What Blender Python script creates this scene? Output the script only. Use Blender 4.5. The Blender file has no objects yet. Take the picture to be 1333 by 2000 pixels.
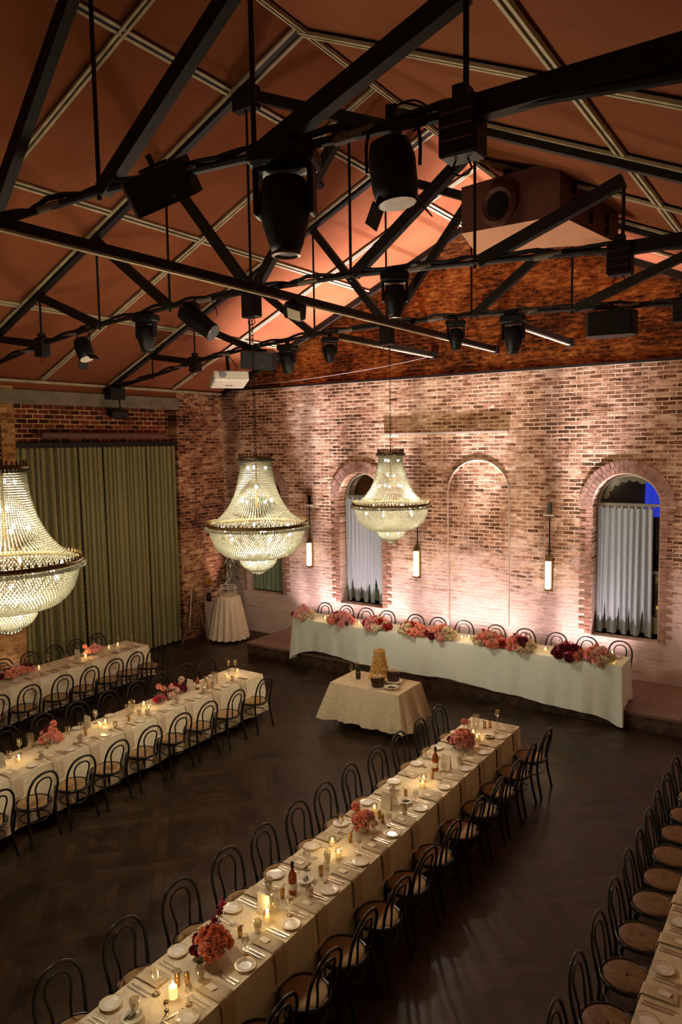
import bpy, math, random
from mathutils import Vector, Matrix
PI = math.pi
R = random.Random(7)
C = bpy.context.scene.collection
SC = bpy.context.scene

# ------------------------------------------------------------------ camera
def set_camera():
    yaw, pitch, roll = math.radians(33.8), math.radians(-5.33), math.radians(-0.91)
    fw = Vector((-math.sin(yaw) * math.cos(pitch), math.cos(yaw) * math.cos(pitch), math.sin(pitch)))
    rt = Vector((math.cos(yaw), math.sin(yaw), 0)); up = rt.cross(fw)
    r2 = rt * math.cos(roll) + up * math.sin(roll); u2 = -rt * math.sin(roll) + up * math.cos(roll)
    cam = bpy.data.cameras.new('camera'); o = bpy.data.objects.new('camera', cam); C.objects.link(o)
    m = Matrix((r2, u2, -fw)).transposed().to_4x4(); m.translation = Vector((0, 0, 4.8))
    o.matrix_world = m
    cam.sensor_fit = 'VERTICAL'; cam.sensor_height = 36; cam.lens = 1438 / 2000 * 36
    cam.clip_start = .05; cam.clip_end = 200
    SC.camera = o
set_camera()
SC.view_settings.view_transform = 'Standard'; SC.view_settings.look = 'None'
SC.view_settings.gamma = 1; SC.view_settings.use_curve_mapping = False
SC.view_settings.exposure = 0.0

# ------------------------------------------------------------------ world + lights
W = bpy.data.worlds.new('world'); SC.world = W; W.use_nodes = True
W.node_tree.nodes['Background'].inputs[0].default_value = (1, .75, .5, 1)
W.node_tree.nodes['Background'].inputs[1].default_value = 0.003
CHAND_W = 470.0          # each chandelier's lamp
CEIL_W = 10500.0         # added narrow upward spots without fixtures, for the ceiling glow
UP_W = 27.0             # each floor uplight
def lamp(name, kind, loc, energy, col, size=.1, rot=None, spot=None, blend=.5):
    l = bpy.data.lights.new(name, kind); l.energy = energy; l.color = col
    if kind in ('POINT', 'SPOT'): l.shadow_soft_size = size
    if kind == 'AREA': l.size = size
    if spot: l.spot_size = spot; l.spot_blend = blend
    o = bpy.data.objects.new(name, l); C.objects.link(o); o.location = loc
    if rot: o.rotation_euler = rot
    return o
CHANDS = [(-6.2, 3.8), (-6.2, 7.3), (-6.15, 10.7)]
for x, y in CHANDS:
    lamp('chandelier_light', 'POINT', (x, y, 3.63), CHAND_W, (1, .83, .60), .16)
    lamp('chandelier_light', 'POINT', (x, y, 4.15), CHAND_W * .08, (1, .83, .60), .10)
UPX = [(-9.95, 1.5), (-8.2, 1.5), (-6.05, 2.1), (-3.85, 1.4), (-1.0, 1.5)]
for x, w in UPX:      # LED battens on the stage floor against the brick wall, shining straight up
    o = lamp('uplight_beam', 'AREA', (x, 13.84, .40), UP_W * w, (1, .70, .70), w, (PI, 0, 0)); o.data.shape = 'RECTANGLE'; o.data.size_y = .06; o.data.spread = math.radians(100)
    if -10.5 < x < -2: lamp('uplight_beam', 'SPOT', (x, 13.70, .42), CEIL_W, (1, .86, .96), .06, (PI + math.radians(4.5), 0, 0), math.radians(36), 1.0)  # added spot in front of the batten, brightens the ceiling
lamp('uplight_beam', 'SPOT', (-12.95, 13.75, .82), 200, (1, .62, .62), .05, (PI, math.radians(4), 0), math.radians(60), 1.0)
lamp('uplight_beam', 'SPOT', (-12.95, 8.0, .62), 60, (1, .45, .5), .05, (PI, math.radians(8), 0), math.radians(60), 1.0)

# ------------------------------------------------------------------ materials
def srgb(r, g, b):
    f = lambda c: (c / 255 / 12.92) if c / 255 <= .04045 else ((c / 255 + .055) / 1.055) ** 2.4
    return (f(r), f(g), f(b), 1)
MATS = {}
def mat(name, col=(.5, .5, .5), rough=.6, metal=0, emit=None, es=0, spec=.5, trans=0, noise=None, bump=0, alpha=1, sheen=0):
    m = bpy.data.materials.new(name); m.use_nodes = True; nt = m.node_tree; b = nt.nodes['Principled BSDF']
    b.inputs['Base Color'].default_value = (*col[:3], 1); b.inputs['Roughness'].default_value = rough
    b.inputs['Metallic'].default_value = metal; b.inputs['Specular IOR Level'].default_value = spec
    b.inputs['Transmission Weight'].default_value = trans; b.inputs['Alpha'].default_value = alpha
    b.inputs['Sheen Weight'].default_value = sheen
    if emit: b.inputs['Emission Color'].default_value = (*emit[:3], 1); b.inputs['Emission Strength'].default_value = es
    sc, amt = noise if noise else (25, .12)
    tc = nt.nodes.new('ShaderNodeTexCoord'); n = nt.nodes.new('ShaderNodeTexNoise'); n.inputs['Scale'].default_value = sc
    n.inputs['Detail'].default_value = 4
    nt.links.new(tc.outputs['Object'], n.inputs['Vector'])
    mp = nt.nodes.new('ShaderNodeMapRange'); mp.inputs['From Min'].default_value = .3; mp.inputs['From Max'].default_value = .7
    mp.inputs['To Min'].default_value = 1 - amt; mp.inputs['To Max'].default_value = 1 + amt
    nt.links.new(n.outputs['Fac'], mp.inputs['Value'])
    vm = nt.nodes.new('ShaderNodeVectorMath'); vm.operation = 'SCALE'; vm.inputs[0].default_value = col[:3]
    nt.links.new(mp.outputs[0], vm.inputs['Scale']); nt.links.new(vm.outputs[0], b.inputs['Base Color'])
    if bump:
        bp = nt.nodes.new('ShaderNodeBump'); bp.inputs['Strength'].default_value = bump; bp.inputs['Distance'].default_value = .01
        nt.links.new(n.outputs['Fac'], bp.inputs['Height']); nt.links.new(bp.outputs[0], b.inputs['Normal'])
    MATS[name] = m; return m

class NT:
    """tiny node-graph helper"""
    def __init__(s, name):
        s.m = bpy.data.materials.new(name); s.m.use_nodes = True; s.t = s.m.node_tree; s.b = s.t.nodes['Principled BSDF']; MATS[name] = s.m
    def n(s, kind, ins=None, **kw):
        nd = s.t.nodes.new(kind)
        for k, v in kw.items(): setattr(nd, k, v)
        for k, v in (ins or {}).items():
            if isinstance(v, bpy.types.NodeSocket): s.t.links.new(v, nd.inputs[k])
            else: nd.inputs[k].default_value = v
        return nd
    def link(s, a, b): s.t.links.new(a, b)
    def noise(s, vec, scale, detail=5, rough=.6, dist=0):
        return s.n('ShaderNodeTexNoise', {'Vector': vec, 'Scale': scale, 'Detail': detail, 'Roughness': rough, 'Distortion': dist}).outputs['Fac']
    def rng(s, v, a, b, c=0, d=1):
        return s.n('ShaderNodeMapRange', {'Value': v, 'From Min': a, 'From Max': b, 'To Min': c, 'To Max': d}).outputs[0]
    def mix(s, f, a, b, mode='MIX'):
        nd = s.n('ShaderNodeMix', data_type='RGBA', blend_type=mode)
        for i, v in ((0, f), (6, a), (7, b)):
            if isinstance(v, bpy.types.NodeSocket): s.t.links.new(v, nd.inputs[i])
            else: nd.inputs[i].default_value = v
        return nd.outputs[2]
    def math(s, op, a, b=0):
        nd = s.n('ShaderNodeMath', operation=op)
        for i, v in ((0, a), (1, b)):
            if isinstance(v, bpy.types.NodeSocket): s.t.links.new(v, nd.inputs[i])
            else: nd.inputs[i].default_value = v
        return nd.outputs[0]
    def pos(s):
        g = s.n('ShaderNodeNewGeometry'); sx = s.n('ShaderNodeSeparateXYZ', {0: g.outputs['Position']})
        return g.outputs['Position'], sx.outputs[0], sx.outputs[1], sx.outputs[2]
    def vec(s, x, y, z=0):
        nd = s.n('ShaderNodeCombineXYZ')
        for i, v in enumerate((x, y, z)):
            if isinstance(v, bpy.types.NodeSocket): s.t.links.new(v, nd.inputs[i])
            else: nd.inputs[i].default_value = v
        return nd.outputs[0]

def brick_mat(name, axis, ramp, mortar, bw, bh, ms=.012, mix=(.16, .40, .30), lo=.40, hi=.63, stain_gap_bands=(), dark=(.03, .015, .01, 1), bump=.6, streak=.42, mamt=1.0, lime=None):
    t = NT(name); p, x, y, z = t.pos()
    u = x if axis == 'x' else y
    v2 = t.vec(u, z)
    wob = t.n('ShaderNodeTexNoise', {'Vector': v2, 'Scale': 5.0, 'Detail': 3.0}).outputs['Color']
    off = t.n('ShaderNodeVectorMath', {0: wob, 1: (.5, .5, .5)}, operation='SUBTRACT').outputs[0]
    off = t.n('ShaderNodeVectorMath', {0: off, 'Scale': .02}, operation='SCALE').outputs[0]
    v3 = t.n('ShaderNodeVectorMath', {0: v2, 1: off}, operation='ADD').outputs[0]
    br = t.n('ShaderNodeTexBrick', {'Vector': v3, 'Color1': (0, 0, 0, 1), 'Color2': (1, 1, 1, 1), 'Mortar': (.5, .5, .5, 1), 'Scale': 1.0, 'Mortar Size': ms,
             'Mortar Smooth': .3, 'Bias': 0.0, 'Brick Width': bw, 'Row Height': bh})
    rnd = t.n('ShaderNodeSeparateColor', {0: br.outputs['Color']}).outputs[0]
    big = t.noise(v2, .8, 6, .6)
    stv = t.vec(u, t.math('MULTIPLY', z, 3.2))
    fine = t.noise(stv, 5.5, 8, .75, .3)
    row = t.noise(t.vec(t.math('MULTIPLY', u, 1.1), t.math('MULTIPLY', t.math('FLOOR', t.math('DIVIDE', z, bh)), 7.3)), 1.6, 3, .6)
    val = t.math('ADD', t.math('ADD', t.math('MULTIPLY', rnd, mix[0]), t.math('MULTIPLY', fine, mix[1] * 2)), t.math('ADD', t.math('MULTIPLY', big, mix[2] * 2), t.math('MULTIPLY', row, streak)))
    tot = (mix[0] * .5 + mix[1] + mix[2] + streak * .5)
    val = t.rng(val, tot * (1 - (.5 - lo) * 1.5), tot * (1 + (hi - .5) * 1.5))
    cr = t.n('ShaderNodeValToRGB', {0: val}); el = cr.color_ramp.elements
    el[0].position = 0; el[0].color = ramp[0]; el[1].position = 1; el[1].color = ramp[-1]
    for i, c in enumerate(ramp[1:-1]): e = el.new((i + 1) / (len(ramp) - 1)); e.color = c
    col = cr.outputs[0]
    mm = t.math('MULTIPLY', br.outputs['Fac'], t.rng(t.noise(v2, 2.3, 4), .38, .55, .25 * mamt, mamt))
    col = t.mix(mm, col, mortar)
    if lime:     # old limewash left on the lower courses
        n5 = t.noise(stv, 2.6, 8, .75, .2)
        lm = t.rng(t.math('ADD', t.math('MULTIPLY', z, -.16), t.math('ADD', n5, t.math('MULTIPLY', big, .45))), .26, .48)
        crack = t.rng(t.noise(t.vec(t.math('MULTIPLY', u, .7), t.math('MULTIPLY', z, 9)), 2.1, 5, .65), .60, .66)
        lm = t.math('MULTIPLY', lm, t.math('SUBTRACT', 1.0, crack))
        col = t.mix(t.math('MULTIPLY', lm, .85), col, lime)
    for sx, sw, amt in stain_gap_bands:  # dark bands: stains, plus dim gaps between the uplights painted into the colour
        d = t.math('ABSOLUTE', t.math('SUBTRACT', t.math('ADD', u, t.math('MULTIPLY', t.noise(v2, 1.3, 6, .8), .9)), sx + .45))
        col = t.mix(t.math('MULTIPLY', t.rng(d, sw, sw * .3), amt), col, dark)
    t.link(col, t.b.inputs['Base Color']); t.b.inputs['Roughness'].default_value = .9; t.b.inputs['Specular IOR Level'].default_value = .2
    h = t.math('ADD', t.math('MULTIPLY', br.outputs['Fac'], -.6), t.math('MULTIPLY', val, .8))
    bp = t.n('ShaderNodeBump', {'Height': h, 'Strength': bump, 'Distance': .02}); t.link(bp.outputs[0], t.b.inputs['Normal'])
    return t.m
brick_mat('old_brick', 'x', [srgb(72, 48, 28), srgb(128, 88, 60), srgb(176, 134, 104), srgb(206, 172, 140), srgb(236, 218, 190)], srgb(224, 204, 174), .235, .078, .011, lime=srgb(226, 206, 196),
          stain_gap_bands=[(-10.44, .30, .45), (-7.53, .24, .35), (-4.6, .26, .4), (-1.75, .3, .4), (-12.9, .35, .6)], dark=srgb(70, 40, 24))
brick_mat('gable_brick', 'x', [srgb(40, 18, 8), srgb(82, 40, 18), srgb(132, 74, 32), srgb(176, 110, 54), srgb(206, 146, 84)], srgb(170, 110, 58), .235, .078, .010, mix=(.07, .46, .34), mamt=.35, streak=.15)
brick_mat('pier_brick', 'y', [srgb(46, 28, 18), srgb(92, 56, 38), srgb(140, 92, 64), srgb(176, 134, 96), srgb(206, 176, 134)], srgb(190, 150, 108), .235, .078, .011, mamt=.7, streak=.1)
brick_mat('infill_brick', 'y', [srgb(60, 26, 16), srgb(84, 36, 22), srgb(106, 46, 28), srgb(124, 60, 38)], srgb(206, 172, 112), .25, .098, .011, mix=(.8, .2, .2), lo=.3, hi=.8, bump=.4, streak=0)
brick_mat('painted_pier', 'y', [srgb(100, 66, 36), srgb(158, 114, 66), srgb(182, 138, 84), srgb(196, 152, 96)], srgb(150, 108, 62), .3, .098, .008, bump=.3, streak=0, mamt=.5)
brick_mat('bounce_brick', 'y', [srgb(150, 120, 90), srgb(200, 176, 140), srgb(222, 200, 168)], srgb(200, 180, 150), .235, .078, .011)  # pale colour for the unseen right and front walls, chosen to bounce light

def ceiling_mat():
    t = NT('ceiling_fabric'); p, x, y, z = t.pos()
    n = t.noise(p, 1.1, 4); f = t.noise(p, 120, 2)
    c = t.mix(t.rng(n, .3, .7), (.165, .049, .018, 1), (.21, .069, .027, 1))
    c = t.mix(t.rng(f, .3, .7, 0, .3), c, (.125, .038, .014, 1))
    t.link(c, t.b.inputs['Base Color']); t.b.inputs['Roughness'].default_value = .95; t.b.inputs['Specular IOR Level'].default_value = .1
ceiling_mat()
def floor_mat():
    t = NT('parquet_floor'); p, x, y, z = t.pos()
    rot = t.n('ShaderNodeVectorRotate', {'Vector': p, 'Angle': .8}, rotation_type='Z_AXIS').outputs[0]
    def tiles(vec, w, h):
        return t.n('ShaderNodeTexBrick', {'Vector': vec, 'Color1': (.45, .45, .45, 1), 'Color2': (1.25, 1.2, 1.15, 1), 'Mortar': (.15, .15, .15, 1), 'Scale': 1.0,
                   'Mortar Size': .005, 'Brick Width': w, 'Row Height': h}, offset=.5)
    a = tiles(rot, .9, .12); b = tiles(t.n('ShaderNodeVectorRotate', {'Vector': p, 'Angle': -.8}, rotation_type='Z_AXIS').outputs[0], .9, .12)
    ch = t.n('ShaderNodeTexChecker', {'Vector': t.vec(x, y, .3), 'Scale': 1.1}).outputs['Fac']
    g = t.mix(ch, a.outputs['Color'], b.outputs['Color'])
    n = t.noise(p, 2.2, 6, .7); n2 = t.noise(t.n('ShaderNodeVectorMath', {0: rot, 1: (1, 9, 1)}, operation='MULTIPLY').outputs[0], 3, 5)
    base = t.mix(t.rng(n, .35, .65), (.017, .010, .005, 1), (.054, .032, .016, 1))
    c = t.mix(.85, base, g, 'MULTIPLY')
    c = t.mix(t.rng(n2, .6, .75, 0, .5), c, (.075, .05, .03, 1))
    t.link(c, t.b.inputs['Base Color'])
    t.link(t.rng(n, .3, .7, .30, .55), t.b.inputs['Roughness']); t.b.inputs['Specular IOR Level'].default_value = .35
    bp = t.n('ShaderNodeBump', {'Height': n2, 'Strength': .15, 'Distance': .01}); t.link(bp.outputs[0], t.b.inputs['Normal'])
floor_mat()
def stage_mat():
    t = NT('stage_tiles'); p, x, y, z = t.pos()
    b = t.n('ShaderNodeTexBrick', {'Vector': t.vec(x, y), 'Color1': (.26, .16, .11, 1), 'Color2': (.20, .12, .085, 1), 'Mortar': (.05, .03, .02, 1), 'Scale': 1.0,
            'Mortar Size': .008, 'Brick Width': 1.25, 'Row Height': .62})
    n = t.noise(t.n('ShaderNodeVectorMath', {0: p, 1: (2, 9, 1)}, operation='MULTIPLY').outputs[0], 2, 6)
    t.link(t.mix(t.rng(n, .3, .7, 0, .5), b.outputs['Color'], (.17, .10, .07, 1)), t.b.inputs['Base Color']); t.b.inputs['Roughness'].default_value = .5
    t2 = NT('stage_fascia'); p, x, y, z = t2.pos()
    ch = t2.n('ShaderNodeTexChecker', {'Vector': t2.vec(t2.math('ADD', x, z), t2.math('SUBTRACT', x, z), .3), 'Scale': 3.2}).outputs['Fac']
    n = t2.noise(p, 6, 5)
    c = t2.mix(ch, (.045, .026, .014, 1), (.10, .06, .034, 1)); c = t2.mix(t2.rng(n, .4, .7, 0, .5), c, (.03, .018, .01, 1))
    t2.link(c, t2.b.inputs['Base Color']); t2.b.inputs['Roughness'].default_value = .55
stage_mat()
def weave(name, col, amt=.16, rough=.85, scale=1.0, sheen=0):
    t = NT(name); p, x, y, z = t.pos()
    n = t.noise(t.n('ShaderNodeVectorMath', {0: p, 1: (60, 60, 9)}, operation='MULTIPLY').outputs[0], scale, 4)
    n2 = t.noise(t.n('ShaderNodeVectorMath', {0: p, 1: (9, 9, 60)}, operation='MULTIPLY').outputs[0], scale, 4)
    k = t.rng(t.math('ADD', n, n2), .7, 1.3, 1 - amt, 1 + amt)
    t.link(t.n('ShaderNodeVectorMath', {0: col[:3], 'Scale': k}, operation='SCALE').outputs[0], t.b.inputs['Base Color'])
    t.b.inputs['Roughness'].default_value = rough; t.b.inputs['Specular IOR Level'].default_value = .2; t.b.inputs['Sheen Weight'].default_value = sheen
weave('cream_linen', (.74, .66, .47)); weave('head_linen', (.78, .86, .77), .05); weave('napkin', (.56, .46, .31), .12)
weave('cake_linen', (.66, .56, .38)); weave('satin', (.72, .62, .46), .08, .5)
weave('green_velvet', (.23, .205, .085), .18, .75, 1.0, .2); weave('sheer', (.36, .43, .46), .10); weave('green_sheer', (.22, .29, .20), .08)
mat('black_metal', (.006, .005, .005), .5, 0, spec=.3); mat('black_plastic', (.004, .004, .004), .5, spec=.3)
mat('truss_steel', (.009, .006, .004), .6, spec=.3, noise=(8, .4)); mat('cable', (.006, .005, .005), .6, spec=.3); mat('dull_tape', (.16, .13, .10), .6); mat('pale_cable', (.45, .40, .32), .6)
mat('batten_olive', (.34, .28, .16), .7, noise=(6, .25)); mat('fascia', (.16, .13, .085), .8, noise=(3, .3))
mat('chair_wood', (.008, .006, .005), .28, spec=.5); mat('cane', (.34, .22, .095), .7, noise=(160, .35), bump=.3); mat('brown_seat', (.21, .115, .05), .7, noise=(30, .3))
mat('porcelain', (.74, .69, .55), .25); mat('porcelain_in', (.86, .84, .76), .2); mat('gold', (.70, .47, .17), .28, 1); mat('antique_gold', (.16, .095, .03), .5, .6)
mat('brass', (.62, .38, .13), .3, 1); mat('steel', (.55, .51, .43), .35, 1); mat('dark_steel', (.16, .12, .085), .3, 1)
mat('candle_wax', (.9, .78, .5), .5, emit=(1, .62, .22), es=1.2); mat('flame', (1, .8, .4), .5, emit=(1, .72, .30), es=26)
mat('card', (.80, .74, .58), .7); mat('leaf', (.05, .09, .03), .6); mat('stem', (.06, .08, .03), .6)
mat('amber', (.42, .11, .015), .08, trans=.55); mat('champagne', (.015, .03, .012), .1); mat('foil', (.75, .45, .25), .35, .6); mat('label_cream', (.8, .75, .62), .6); mat('label_dark', (.03, .025, .02), .6)
mat('choc', (.055, .018, .008), .3); mat('choc_drip', (.02, .006, .003), .2); mat('profiterole', (.62, .36, .10), .5, noise=(40, .35)); mat('sugar', (.85, .66, .30), .3)
mat('orange_box', (.085, .024, .012), .6); mat('orange_lit_under', (.50, .24, .12), .7)  # underside is lighter: the light falling on it is in the colour
mat('proj_white', (.72, .66, .56), .45); mat('lens', (.25, .25, .28), .1); mat('fresnel_glass', (.55, .48, .35), .3)
mat('lamp_white', (1, .9, .9), .5, emit=(1, .86, .86), es=5); mat('sconce_glow', (1, .9, .7), .5, emit=(1, .82, .56), es=9)
mat('bulb', (1, .95, .85), .5, emit=(1, .90, .74), es=28); mat('mortar', (.66, .55, .43), .9); mat('arch_brick', (.33, .185, .13), .9, noise=(9, .45), bump=.4)
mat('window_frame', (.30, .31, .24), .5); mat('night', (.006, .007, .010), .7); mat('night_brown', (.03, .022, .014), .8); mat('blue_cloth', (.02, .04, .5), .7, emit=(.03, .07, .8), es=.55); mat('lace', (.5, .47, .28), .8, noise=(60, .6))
mat('sill_board', (.18, .19, .11), .7); mat('stone', (.5, .42, .33), .9); mat('acrylic', (.85, .82, .75), .3); mat('easel_wood', (.16, .09, .05), .5); mat('board_white', (.8, .74, .66), .6)
mat('rust_pipe', (.10, .04, .03), .5); mat('ember_flower', (.55, .28, .05), .7)
FL = {'coral': (.93, .42, .30), 'pink': (.93, .48, .44), 'blush': (.86, .60, .48), 'cream': (.88, .78, .54), 'burgundy': (.20, .012, .035), 'magenta': (.55, .03, .12), 'red': (.48, .04, .03)}
for k, v in FL.items(): mat('fl_' + k, v, .7, noise=(30, .25))
def glass_mat(name, tint, mixf=.16, rough=.05):
    t = NT(name); nt = t.t; out = nt.nodes['Material Output']
    tr = t.n('ShaderNodeBsdfTransparent', {'Color': (*tint, 1)}); gl = t.n('ShaderNodeBsdfGlossy', {'Roughness': rough, 'Color': (1, .95, .85, 1)})
    fr = t.n('ShaderNodeLayerWeight', {'Blend': .45}); f = t.rng(fr.outputs['Facing'], 0, 1, mixf, .85)
    mx = t.n('ShaderNodeMixShader', {0: f, 1: tr.outputs[0], 2: gl.outputs[0]}); nt.links.new(mx.outputs[0], out.inputs[0])
glass_mat('clear_glass', (.93, .93, .90)); glass_mat('pane', (.8, .85, .9), .06)
def crystal_mat():
    t = NT('crystal'); nt = t.t; out = nt.nodes['Material Output']
    tl = t.n('ShaderNodeBsdfTranslucent', {'Color': (.25, .245, .20, 1)}); df = t.n('ShaderNodeBsdfDiffuse', {'Color': (.42, .43, .38, 1)})
    gl = t.n('ShaderNodeBsdfGlossy', {'Color': (.35, .34, .28, 1), 'Roughness': .25})
    m1 = t.n('ShaderNodeMixShader', {0: .12, 1: tl.outputs[0], 2: df.outputs[0]})
    m2 = t.n('ShaderNodeMixShader', {0: .12, 1: m1.outputs[0], 2: gl.outputs[0]}); nt.links.new(m2.outputs[0], out.inputs[0])
crystal_mat()

# ------------------------------------------------------------------ mesh builder
def spline(pts, n=6, closed=False):
    P = [Vector(p) for p in pts]; out = []; N = len(P)
    for i in range(N if closed else N - 1):
        if closed: a, b, c, d = P[(i - 1) % N], P[i], P[(i + 1) % N], P[(i + 2) % N]
        else: a, b, c, d = P[max(i - 1, 0)], P[i], P[i + 1], P[min(i + 2, N - 1)]
        for k in range(n):
            t = k / n
            out.append(.5 * ((2 * b) + (-a + c) * t + (2 * a - 5 * b + 4 * c - d) * t * t + (-a + 3 * b - 3 * c + d) * t ** 3))
    if not closed: out.append(P[-1])
    return out
class MB:
    def __init__(s): s.v = []; s.f = []; s.mi = []; s.mats = []; s.cur = 0
    def use(s, m):
        if m not in s.mats: s.mats.append(m)
        s.cur = s.mats.index(m); return s
    def add(s, vs, fs):
        o = len(s.v); s.v += [tuple(v) for v in vs]; s.f += [tuple(i + o for i in f) for f in fs]; s.mi += [s.cur] * len(fs); return s
    def box(s, c, size, rz=0, rx=0, ry=0, taper=1, bev=0):
        sx, sy, sz = [a / 2 for a in size]
        M = Matrix.Rotation(rz, 3, 'Z') @ Matrix.Rotation(ry, 3, 'Y') @ Matrix.Rotation(rx, 3, 'X'); c = Vector(c)
        if not bev:
            vs = [c + M @ Vector((x * sx * (taper if z > 0 else 1), y * sy * (taper if z > 0 else 1), z * sz)) for z in (-1, 1) for x, y in ((-1, -1), (1, -1), (1, 1), (-1, 1))]
            return s.add(vs, [(3, 2, 1, 0), (4, 5, 6, 7), (0, 1, 5, 4), (1, 2, 6, 5), (2, 3, 7, 6), (3, 0, 4, 7)])
        b = bev; rings = []
        for z, ins in ((-sz, b), (-sz + b, 0), (sz - b, 0), (sz, b)):
            X, Y = sx - ins, sy - ins
            q = b * (1 if ins == 0 else .6)
            rings.append([(-X + q, -Y), (X - q, -Y), (X, -Y + q), (X, Y - q), (X - q, Y), (-X + q, Y), (-X, Y - q), (-X, -Y + q)])
        vs = []
        for (z, r) in zip((-sz, -sz + b, sz - b, sz), rings): vs += [c + M @ Vector((x, y, z)) for x, y in r]
        fs = [tuple(range(7, -1, -1)), tuple(range(24, 32))]
        for k in range(3):
            for i in range(8): j = (i + 1) % 8; fs.append((k * 8 + i, k * 8 + j, k * 8 + 8 + j, k * 8 + 8 + i))
        return s.add(vs, fs)
    def tube(s, pts, r, seg=8, closed=False, caps=True):
        P = [Vector(p) for p in pts]; N = len(P); rr = r if isinstance(r, (list, tuple)) else [r] * N
        if len(rr) != N: rr = [rr[0] + (rr[-1] - rr[0]) * i / (N - 1) for i in range(N)]
        vs = []; nrm = None
        for i in range(N):
            if closed: t = (P[(i + 1) % N] - P[i - 1])
            else: t = P[min(i + 1, N - 1)] - P[max(i - 1, 0)]
            t = t.normalized() if t.length > 1e-9 else Vector((0, 0, 1))
            if nrm is None: nrm = t.orthogonal().normalized()
            nrm = (nrm - t * nrm.dot(t)); nrm = nrm.normalized() if nrm.length > 1e-6 else t.orthogonal().normalized()
            b = t.cross(nrm)
            for k in range(seg):
                a = 2 * PI * k / seg; vs.append(P[i] + (nrm * math.cos(a) + b * math.sin(a)) * rr[i])
        fs = []
        for i in range(N if closed else N - 1):
            i2 = (i + 1) % N
            for k in range(seg): k2 = (k + 1) % seg; fs.append((i * seg + k, i * seg + k2, i2 * seg + k2, i2 * seg + k))
        if caps and not closed: fs.append(tuple(range(seg - 1, -1, -1))); fs.append(tuple((N - 1) * seg + k for k in range(seg)))
        return s.add(vs, fs)
    def cyl(s, a, b, r, r2=None, seg=12): return s.tube([a, b], [r, r if r2 is None else r2], seg)
    def bar(s, a, b, w, h, up=(0, 1, 0)):
        a, b = Vector(a), Vector(b); t = (b - a).normalized(); u = Vector(up); u = (u - t * u.dot(t)).normalized(); v = t.cross(u)
        vs = [p + u * (i * w / 2) + v * (j * h / 2) for p in (a, b) for i, j in ((-1, -1), (1, -1), (1, 1), (-1, 1))]
        return s.add(vs, [(3, 2, 1, 0), (4, 5, 6, 7), (0, 1, 5, 4), (1, 2, 6, 5), (2, 3, 7, 6), (3, 0, 4, 7)])
    def lathe(s, prof, c=(0, 0, 0), seg=20, M=None, cap0=True, cap1=True):
        c = Vector(c); vs = []
        for r, z in prof:
            for k in range(seg):
                a = 2 * PI * k / seg; p = Vector((r * math.cos(a), r * math.sin(a), z)); vs.append(c + (M @ p if M else p))
        fs = []
        for i in range(len(prof) - 1):
            for k in range(seg): k2 = (k + 1) % seg; fs.append((i * seg + k, i * seg + k2, (i + 1) * seg + k2, (i + 1) * seg + k))
        if cap0: fs.append(tuple(range(seg - 1, -1, -1)))
        if cap1: fs.append(tuple((len(prof) - 1) * seg + k for k in range(seg)))
        return s.add(vs, fs)
    def ball(s, c, r, seg=10, rings=6, sz=1):
        prof = [(max(r * math.sin(PI * i / rings), 1e-4), -r * sz * math.cos(PI * i / rings)) for i in range(rings + 1)]
        return s.lathe(prof, c, seg, cap0=False, cap1=False)
    def octa(s, c, r, h):
        x, y, z = c
        return s.add([(x + r, y, z), (x, y + r, z), (x - r, y, z), (x, y - r, z), (x, y, z + h), (x, y, z - h)],
                     [(0, 1, 4), (1, 2, 4), (2, 3, 4), (3, 0, 4), (1, 0, 5), (2, 1, 5), (3, 2, 5), (0, 3, 5)])
    def prism(s, poly, d):   # poly: list of 3D points, extruded by vector d
        n = len(poly); d = Vector(d); vs = [Vector(p) for p in poly] + [Vector(p) + d for p in poly]
        return s.add(vs, [tuple(range(n - 1, -1, -1)), tuple(range(n, 2 * n))] + [(i, (i + 1) % n, n + (i + 1) % n, n + i) for i in range(n)])
    def mesh(s, name, material=None, smooth=False):
        me = bpy.data.meshes.new(name); me.from_pydata(s.v, [], s.f)
        for m in (s.mats or [material]): me.materials.append(MATS[m])
        if s.mats: me.polygons.foreach_set('material_index', s.mi)
        if smooth: me.polygons.foreach_set('use_smooth', [True] * len(me.polygons))
        me.validate(); me.update()
        return me
    def obj(s, name, material=None, parent=None, smooth=False, loc=None):
        o = bpy.data.objects.new(name, s.mesh(name, material, smooth)); C.objects.link(o)
        if parent: o.parent = parent
        if loc: o.location = loc
        return o
def tag(o, label, cat, group=None, kind=None):
    o['label'] = label; o['category'] = cat
    if group: o['group'] = group
    if kind: o['kind'] = kind
    return o
def struct(o): o['kind'] = 'structure'; return o
def thing(name, loc=(0, 0, 0), rz=0):
    o = bpy.data.objects.new(name, None); C.objects.link(o); o.location = loc; o.rotation_euler = (0, 0, rz); o.empty_display_size = .1; return o
KIDS = {}
def kids(o): return [c for c in bpy.data.objects if c.parent is o]
def copy_tree(o, parent=None):
    k = KIDS.get(o.name)
    if k is None: k = KIDS[o.name] = kids(o)
    c = o.copy(); C.objects.link(c)
    if parent: c.parent = parent
    for ch in k: copy_tree(ch, c)
    return c
class Proto:
    """first call places the original, later calls place copies"""
    def __init__(s, make): s.make = make; s.o = None; s.used = False
    def place(s, loc, rz, label, cat, group=None, scale=1):
        if s.o is None: s.o = s.make(); o = s.o
        else:
            o = copy_tree(s.o)
        o.location = loc; o.rotation_euler = (0, 0, rz); o.scale = (scale,) * 3
        for k in ('label', 'category', 'group'):
            if k in o: del o[k]
        return tag(o, label, cat, group)
ORD = ['nearest to', 'second', 'third', 'fourth', 'fifth', 'sixth', 'seventh', 'eighth', 'ninth', 'tenth', 'eleventh', 'twelfth', 'thirteenth', 'fourteenth']
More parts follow.
